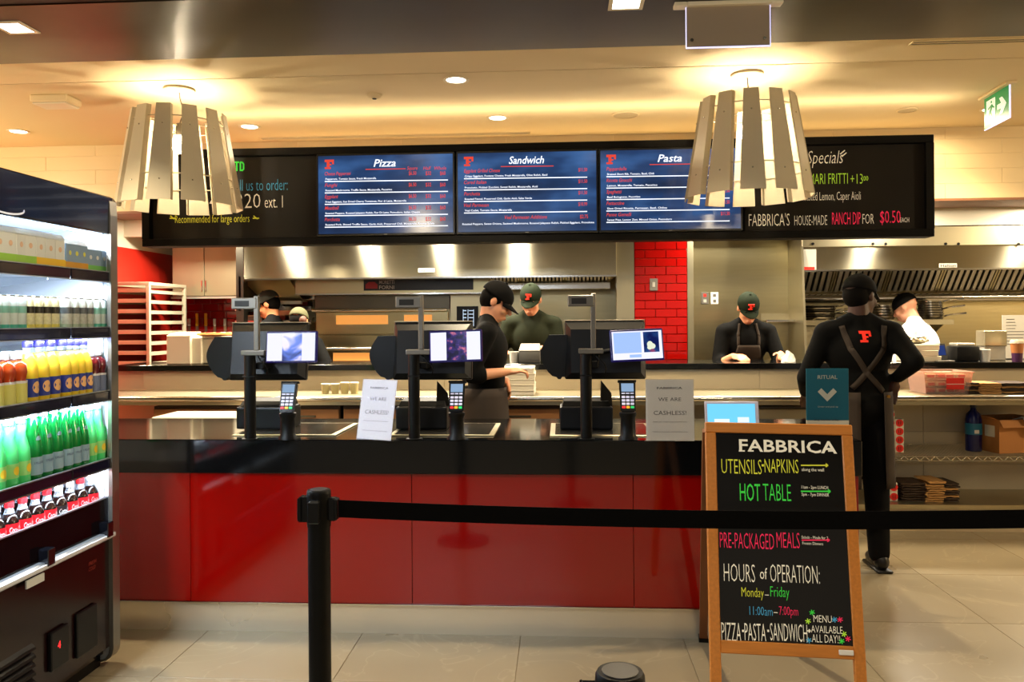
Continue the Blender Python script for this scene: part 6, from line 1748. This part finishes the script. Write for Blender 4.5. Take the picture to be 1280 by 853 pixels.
LOGO_F = ((0, 1.0, .74, 1), (.8, 1.0, .5, .74), (.22, .52, .22, .74), (0, .66, 0, .2), (.52, .72, .38, .54))
def person(label, u, Y, yaw, top_v=None, scale=1.0, lean=0., hp=0., hy=0., wr=None, poles=None, hdirs=None, sleeve='short', shirt=M_shirt, skin='light',
           cap=M_cap_bk, visor=True, logo=None, bun=False, apron=None, wide=1.0, voxel=.008, curl=.5, hair=M_hair, group='kitchen staff', elbow_in=0, zoff=0.0):
    P = atY(u, 400, Y)
    t = thing('person', label, 'person', (P.x, Y, 0), yaw, group)
    S = Matrix.Scale(scale, 4)
    Lr = Matrix.Rotation(R(lean), 4, 'X')
    def up(x, y, z):
        v = Vector((x, y, z)); h = Vector((0, 0, .95)); return h + (Lr @ (v - h))
    piv = Vector((0, .012, 1.53))
    Hm = Matrix.Translation(up(*piv)) @ Lr @ Matrix.Rotation(R(hy), 4, 'Z') @ Matrix.Rotation(R(hp), 4, 'X') @ Matrix.Translation(Vector((0, -.014, .074))) @ Matrix.Scale(1.06, 4)
    def hv(x, y, z): return Hm @ Vector((x, y, z))
    H3 = Hm.to_3x3()
    b = MB()
    # head
    for c, r in (((0, .012, .030), (.074, .093, .086)), ((0, -.022, -.030), (.060, .068, .085)), ((0, -.040, -.076), (.044, .045, .036)), ((0, -.088, -.064), (.023, .011, .007)), ((0, -.085, -.075), (.019, .012, .008)),
                 ((.074, .010, -.006), (.010, .019, .030)), ((-.074, .010, -.006), (.010, .019, .030)), ((.034, -.058, -.028), (.026, .026, .028)), ((-.034, -.058, -.028), (.026, .026, .028))):
        b.ell(hv(*c), r, M=H3, u=24, v=16)
    b.cap(hv(0, -.086, .006), hv(0, -.106, -.026), .009, .0135, 12); b.cap(hv(-.034, -.078, .018), hv(.034, -.078, .018), .009, .009, 10)
    nb = Lr @ Vector((0, 0, 0)); b.cap(up(0, .012, 1.40), hv(0, .018, -.050), .064, .057, 18)
    W_ = wide
    def torso(q, g, arms=True):
        for c, r in (((0, 0, .96), (.160, .115, .12)), ((0, -.005, 1.10), (.145, .108, .15)), ((0, .0, 1.27), (.165, .118, .17))):
            q.ell(up(*c), (r[0] * W_ + g, r[1] * (1 + (W_ - 1) * .7) + g, r[2] + g), M=Lr.to_3x3(), u=26, v=16)
        q.cap(up(-.150 * W_, .005, 1.395), up(.150 * W_, .005, 1.395), .058 + g, .058 + g, 16)
        for s in (-1, 1): q.cap(up(s * .10 * W_, .012, 1.415), up(s * .035, .016, 1.475), .052 + g * .8, .040 + g * .5, 14)
    torso(b, -.008)
    wr = wr or [(-.25, -.05, .85), (.25, -.05, .85)]
    poles = poles or [(-.5, .6, -.3), (.5, .6, -.3)]
    arms = []
    for i, s in enumerate((-1, 1)):
        Sh = up(s * .178 * W_, .005, 1.385); El, Wt = ik(Sh, Vector(wr[i]) / scale, .285, .255, poles[i]); arms.append((Sh, El, Wt))
        b.cap(Sh, El, .046, .038, 16); b.cap(El, El + (Wt - El) * .35, .038, .037, 16); b.cap(El + (Wt - El) * .35, Wt, .037, .026, 16)
        fd = (Wt - El).normalized()
        hd = Vector(hdirs[i]) if hdirs and hdirs[i] else fd
        th = Vector((-s * 1.0, -.3, .25))
        hand(b, Wt, hd, 1 if s > 0 else -1, th, curl)
    # legs
    for s in (-1, 1):
        b.cap((s * .085, 0, .93), (s * .095, -.01, .50), .078, .052, 16); b.cap((s * .095, -.01, .50), (s * .10, .01, .09), .050, .036, 16); b.cap((s * .10, .02, .05), (s * .11, -.10, .035), .035, .03, 12)
    for v in b.bm.verts: v.co = S @ v.co
    me = remesh(b, voxel, 3); me.materials.append(M_skin[skin]); link('body', me, t)
    # clothes
    q = MB(); torso(q, .012); q.cap(up(0, .012, 1.40), up(0, .014, 1.462), .080, .068, 20)
    for (Sh, El, Wt) in arms:
        q.ell(Sh, (.068, .068, .070), u=18, v=12)
        if sleeve == 'long':
            q.cap(Sh, El, .064, .052, 18); q.cap(El, El + (Wt - El) * .85, .052, .037, 18)
        else:
            E2 = Sh + (El - Sh) * .93; q.cap(Sh, E2, .066, .060, 18)
            if sleeve == 'elbow': q.cap(E2, El + (Wt - El) * .3, .060, .056, 18)
    q.lathe([(.058, 1.455), (.064, 1.49), (.060, 1.498), (.050, 1.47)], 20, close=False) if False else None
    for v in q.bm.verts: v.co = S @ v.co
    ms = remesh(q, .013, 9); ms.materials.append(shirt); link('shirt', ms, t)
    bvh = BVHTree.FromPolygons([v.co.copy() for v in ms.vertices], [tuple(p.vertices) for p in ms.polygons])
    q = MB()
    for s in (-1, 1):
        q.cap((s * .085, 0, .95), (s * .095, -.01, .50), .098, .074, 18); q.cap((s * .095, -.01, .50), (s * .10, .01, .10), .072, .060, 18)
    q.ell((0, 0, .95), (.172 * W_, .130, .105), u=24, v=14)
    for v in q.bm.verts: v.co = S @ v.co
    mt = remesh(q, .013, 3); mt.materials.append(M_trous); link('trousers', mt, t)
    for s in (-1, 1):
        q = MB(); q.M = S
        q.ell((s * .11, -.055, .045), (.048, .125, .045), u=20, v=12); q.ell((s * .105, .03, .06), (.042, .05, .05), u=16, v=10)
        for v in q.bm.verts: v.co.z = max(v.co.z, .0)
        q.box(s * .11 - .045, s * .11 + .045, -.165, .08, 0, .018, .006); q.build('shoe', M_shoe, t, 'all')
    # face details
    F = S @ Hm
    def part(name, m_, fn, parent=t, sm='all'):
        q = MB(); q.M = F; fn(q); return q.build(name, m_, parent, sm)
    for s in (-1, 1):
        part('eye', M_eye, lambda q: q.ell((s * .029, -.0865, -.002), (.0125, .0045, .0035), u=12, v=8))
        part('eyebrow', M_hair, lambda q: q.ell((s * .030, -.0895, .017), (.017, .0045, .0035), u=12, v=8))
    part('mouth', mat('lips', (150, 70, 56), .5), lambda q: q.ell((0, -.0985, -.069), (.020, .0025, .0035), u=12, v=6))
    if hair:
        part('hair', hair, lambda q: (q.ell((0, .040, .005), (.073, .068, .080), u=22, v=14), q.ell((.055, .012, .015), (.024, .045, .035)), q.ell((-.055, .012, .015), (.024, .045, .035))))
    if bun: part('hair_bun', mat('brown_hair', (74, 38, 20), .6), lambda q: (q.ell((-.065, .085, -.015), (.034, .034, .040)), q.ell((.0, .06, -.05), (.06, .04, .035))))
    # cap
    if cap:
        q = MB(); q.M = F @ Matrix.Translation((0, .012, .028)) @ Matrix.Rotation(R(8), 4, 'X')
        prof = [(1.0, -.004), (1.0, .008)] + [(math.cos(a), .008 + math.sin(a) * .088) for a in [PI / 2 * k / 9 for k in range(1, 9)]] + [(.02, .0965)]
        n = 32; rings = []
        for r_, z_ in prof:
            rings.append([q.bm.verts.new(q.M @ Vector((.083 * r_ * math.cos(2 * PI * k / n), .103 * r_ * math.sin(2 * PI * k / n), z_))) for k in range(n)])
        for i in range(len(rings) - 1):
            for k in range(n): q.bm.faces.new((rings[i][k], rings[i][(k + 1) % n], rings[i + 1][(k + 1) % n], rings[i + 1][k]))
        q.bm.faces.new(rings[0][::-1]); q.bm.faces.new(rings[-1])
        q.ell((0, 0, .098), (.009, .009, .005), u=10, v=6)
        co = q.build('cap', cap, t, 'all')
        if visor:
            g = []
            for i in range(6):
                f = i / 5; row = []
                for k in range(13):
                    a = R(-62 + 124 * k / 12)
                    rx = .080 + .004 * f; ry = .098 + .072 * f * math.cos(a * .9)
                    x = rx * math.sin(a) * (1 - .04 * f); y = -ry * math.cos(a); z = .002 - .018 * f - .020 * (math.sin(a) ** 2) * (.4 + f * .6) + .008
                    row.append((x, y, z))
                g.append(row)
            q = MB(); q.M = F @ Matrix.Translation((0, .012, .028)) @ Matrix.Rotation(R(8), 4, 'X'); q.sheet(g, t=.0035 * scale); q.build('visor', cap, co, 'all')
        if logo:
            q = MB(); q.M = F @ Matrix.Translation((0, .012, .028)) @ Matrix.Rotation(R(8), 4, 'X') @ Matrix.Translation((0, -.0905, .046)) @ Matrix.Rotation(R(-30), 4, 'X')
            for x0, x1, y0, y1 in LOGO_F:
                s_ = .044; q.box(-s_ / 2 + x0 * s_, -s_ / 2 + x1 * s_, -.006, .004, -s_ / 2 + y0 * s_, -s_ / 2 + y1 * s_)
            q.build('cap_emblem', M_patch, co)
    # aprons draped on the shirt
    def hit(x, z, side, off):
        h = bvh.ray_cast(Vector((x, side * 1.5, z)), Vector((0, -side, 0)))
        if h[0] is None: return None
        return h[0] + Vector((0, side * off, 0))
    def strap(path, w, side, name='apron_strap', off=.007):
        pts = []
        for (x0, z0), (x1, z1) in zip(path[:-1], path[1:]):
            for k in range(9): f = k / 8; pts.append((x0 + (x1 - x0) * f, z0 + (z1 - z0) * f))
        g = []
        for i, (x, z) in enumerate(pts):
            a = pts[max(0, i - 1)]; c = pts[min(len(pts) - 1, i + 1)]; d = Vector((c[0] - a[0], c[1] - a[1])).normalized(); nx, nz = -d.y * w / 2, d.x * w / 2
            p1, p2 = hit(x - nx, z - nz, side, off), hit(x + nx, z + nz, side, off)
            if p1 is None or p2 is None: continue
            pm = hit(x, z, side, off)
            ym = min(p1.y, p2.y, pm.y if pm else p1.y) if side < 0 else max(p1.y, p2.y, pm.y if pm else p1.y)
            g.append([(p1.x, ym if abs(p1.y - ym) > .02 else p1.y, p1.z), (p2.x, ym if abs(p2.y - ym) > .02 else p2.y, p2.z)])
        if len(g) > 1: MB().sheet(g, t=.003).build(name, M_apron, t, 'all')
    def skirt(z0, z1, a0, a1, rx, ry, flare=.03):
        g = []
        for i in range(11):
            f = i / 10; z = z1 + (z0 - z1) * f; row = []
            for k in range(41):
                a = R(a0 + (a1 - a0) * k / 40)
                rr = 1 + .012 * math.sin(k * .9 + 1) * f + .01 * math.sin(k * 2.3) * f
                row.append(((rx + flare * f) * rr * math.sin(a), -(ry + flare * f) * rr * math.cos(a) - (.0), z))
            g.append(row)
        q = MB(); q.M = S; q.sheet(g, t=.004); return q.build('apron_skirt', M_apron, t, 'all')
    if apron == 'bib':
        zt_ = up(0, 0, 1.27).z * scale; zl = up(0, 0, 1.02).z * scale; g = []
        for i in range(12):
            f = i / 11; z = zt_ + (zl - zt_) * f; hw = (.085 + .05 * f) * scale * W_; row = []
            for k in range(13):
                x = -hw + 2 * hw * k / 12; p = hit(x, z, -1, .009)
                row.append(p if p is not None else Vector((x, -.2, z)))
            g.append(row)
        MB().sheet(g, t=.003).build('apron_bib', M_apron, t, 'all')
        for s in (-1, 1): strap([(s * .080 * W_ * scale, zt_), (s * .085 * scale, (zt_ + up(0, 0, 1.44).z * scale) / 2), (s * .065 * scale, up(0, 0, 1.46).z * scale)], .022, -1)
        skirt(.55, 1.05, -100, 100, .195 * W_, .165)
    if apron == 'waist':
        skirt(.52, 1.04, -140, 140, .185, .150); q = MB(); q.M = S; q.sheet([[(.180 * math.sin(a), -.148 * math.cos(a), z) for a in [2 * PI * k / 40 for k in range(41)]] for z in (1.015, 1.045)], t=.004); q.build('apron_tie', M_apron, t, 'all')
    if apron == 'cross':
        k_ = scale
        strap([(-.120 * k_, 1.43 * k_), (-.10 * k_, 1.30 * k_), (.00 * k_, 1.16 * k_), (.08 * k_, 1.07 * k_)][::1], .032, 1)
        strap([(.120 * k_, 1.43 * k_), (.09 * k_, 1.30 * k_), (.00 * k_, 1.16 * k_), (-.10 * k_, 1.05 * k_)], .032, 1)
        skirt(.50, 1.05, -150, 165, .180, .150, .012); 
        zc = 1.03
        q = MB(); q.M = S; q.cyl((-.10, .150, zc), (-.10, .168, zc), .009, n=14); q.build('brass_grommet', mat('brass', (200, 150, 70), .3, 1.0), t, True)
        q = MB(); x0_, z0_, s_ = -.035, 1.365, .065
        for x0, x1, y0, y1 in ((0, 1.0, .74, 1), (.8, 1.0, .5, .74), (.22, .52, .22, .74), (0, .66, 0, .2), (.52, .72, .38, .54)):
            c = []
            for (xx, zz) in ((x0, y0), (x1, y0), (x1, y1), (x0, y1)):
                X = -(x0_ + xx * s_) * k_; Zz = (z0_ + (zz) * s_) * k_ - .03; p = hit(X, Zz, 1, .004); c.append(p if p is not None else Vector((X, .14, Zz)))
            q.hexa([tuple(p) for p in c] + [tuple(p + Vector((0, .002, 0))) for p in c])
        q.build('shirt_emblem', M_patch, t)
    return t
person('standing person seen from behind, red emblem and crossed apron straps on the back', 1074, 4.87, PI, scale=1.015, lean=2, hp=4, hy=-52, wr=[(-.205, .0, 1.13), (.24, -.26, 1.02)],
       poles=[(-.10, .80, -.75), (.6, .6, -.6)], hdirs=[(.25, -.05, -1), None], sleeve='long', skin='dark', cap=M_cap_bk, apron='cross', voxel=.007, curl=.35, wide=1.08)
person('person in profile in a black cap and grey apron, reaching out beside the pizza boxes', 604, 5.18, PI / 2, scale=1.02, lean=5, hp=24, wr=[(-.16, -.17, 1.175), (.06, -.14, 1.10)],
       poles=[(-.2, .4, -1), (.4, .4, -1)], hdirs=[(.15, -1, .1), (-.15, -.3, -1)], skin='light', cap=M_cap_bk, apron='waist', voxel=.007, curl=1.0, sleeve='elbow')
person('person in an olive black shirt and cap with red emblem, looking down behind the pass', 665, 7.02, 0, scale=1.055, lean=8, hp=18, hy=-8, wr=[(-.24, -.34, 1.22), (.14, -.36, 1.25)],
       skin='light', cap=M_cap_gr, logo=True, shirt=M_shirt_g, voxel=.008, sleeve='elbow', wide=1.05, poles=[(-.4, .5, -1), (.4, .5, -1)])
person('person bending over the pass in a charcoal bib apron and dark green cap', 928, 7.04, 0, scale=1.015, lean=18, hp=14, wr=[(-.17, -.42, 1.19), (.20, -.46, 1.21)],
       poles=[(-.35, .7, -.8), (.35, .7, -.8)], skin='light', cap=M_cap_gr, logo=True, apron='bib', voxel=.008, sleeve='elbow', wide=1.05, hdirs=[(.5, -.8, -.1), (-.1, -1, -.1)])
person('bending person in a white shirt and dark cap at the pans on the right', 1170, 7.32, R(-130), scale=1.02, lean=22, hp=4, wr=[(-.15, -.42, 1.15), (.2, -.42, 1.2)],
       skin='pink', cap=M_cap_bk, visor=False, shirt=M_shirt_w, voxel=.009, hair=None, wide=1.1, sleeve='long')
person('person in a dark cap facing left, behind the leftmost station', 343, 7.40, R(-90), scale=1.04, lean=3, hp=18, wr=[(-.2, -.22, 1.1), (.2, -.22, 1.1)], skin='tan', cap=mat('slate_cap_cloth', (44, 50, 46), .85), voxel=.009)
person('person with hair bun and olive cap seen from behind, beside the one facing left', 371, 6.95, R(180), scale=.94, lean=4, hp=12, wr=[(-.2, -.15, 1.0), (.2, -.15, 1.0)], skin='tan', cap=M_cap_ol, visor=False, bun=True, voxel=.009)
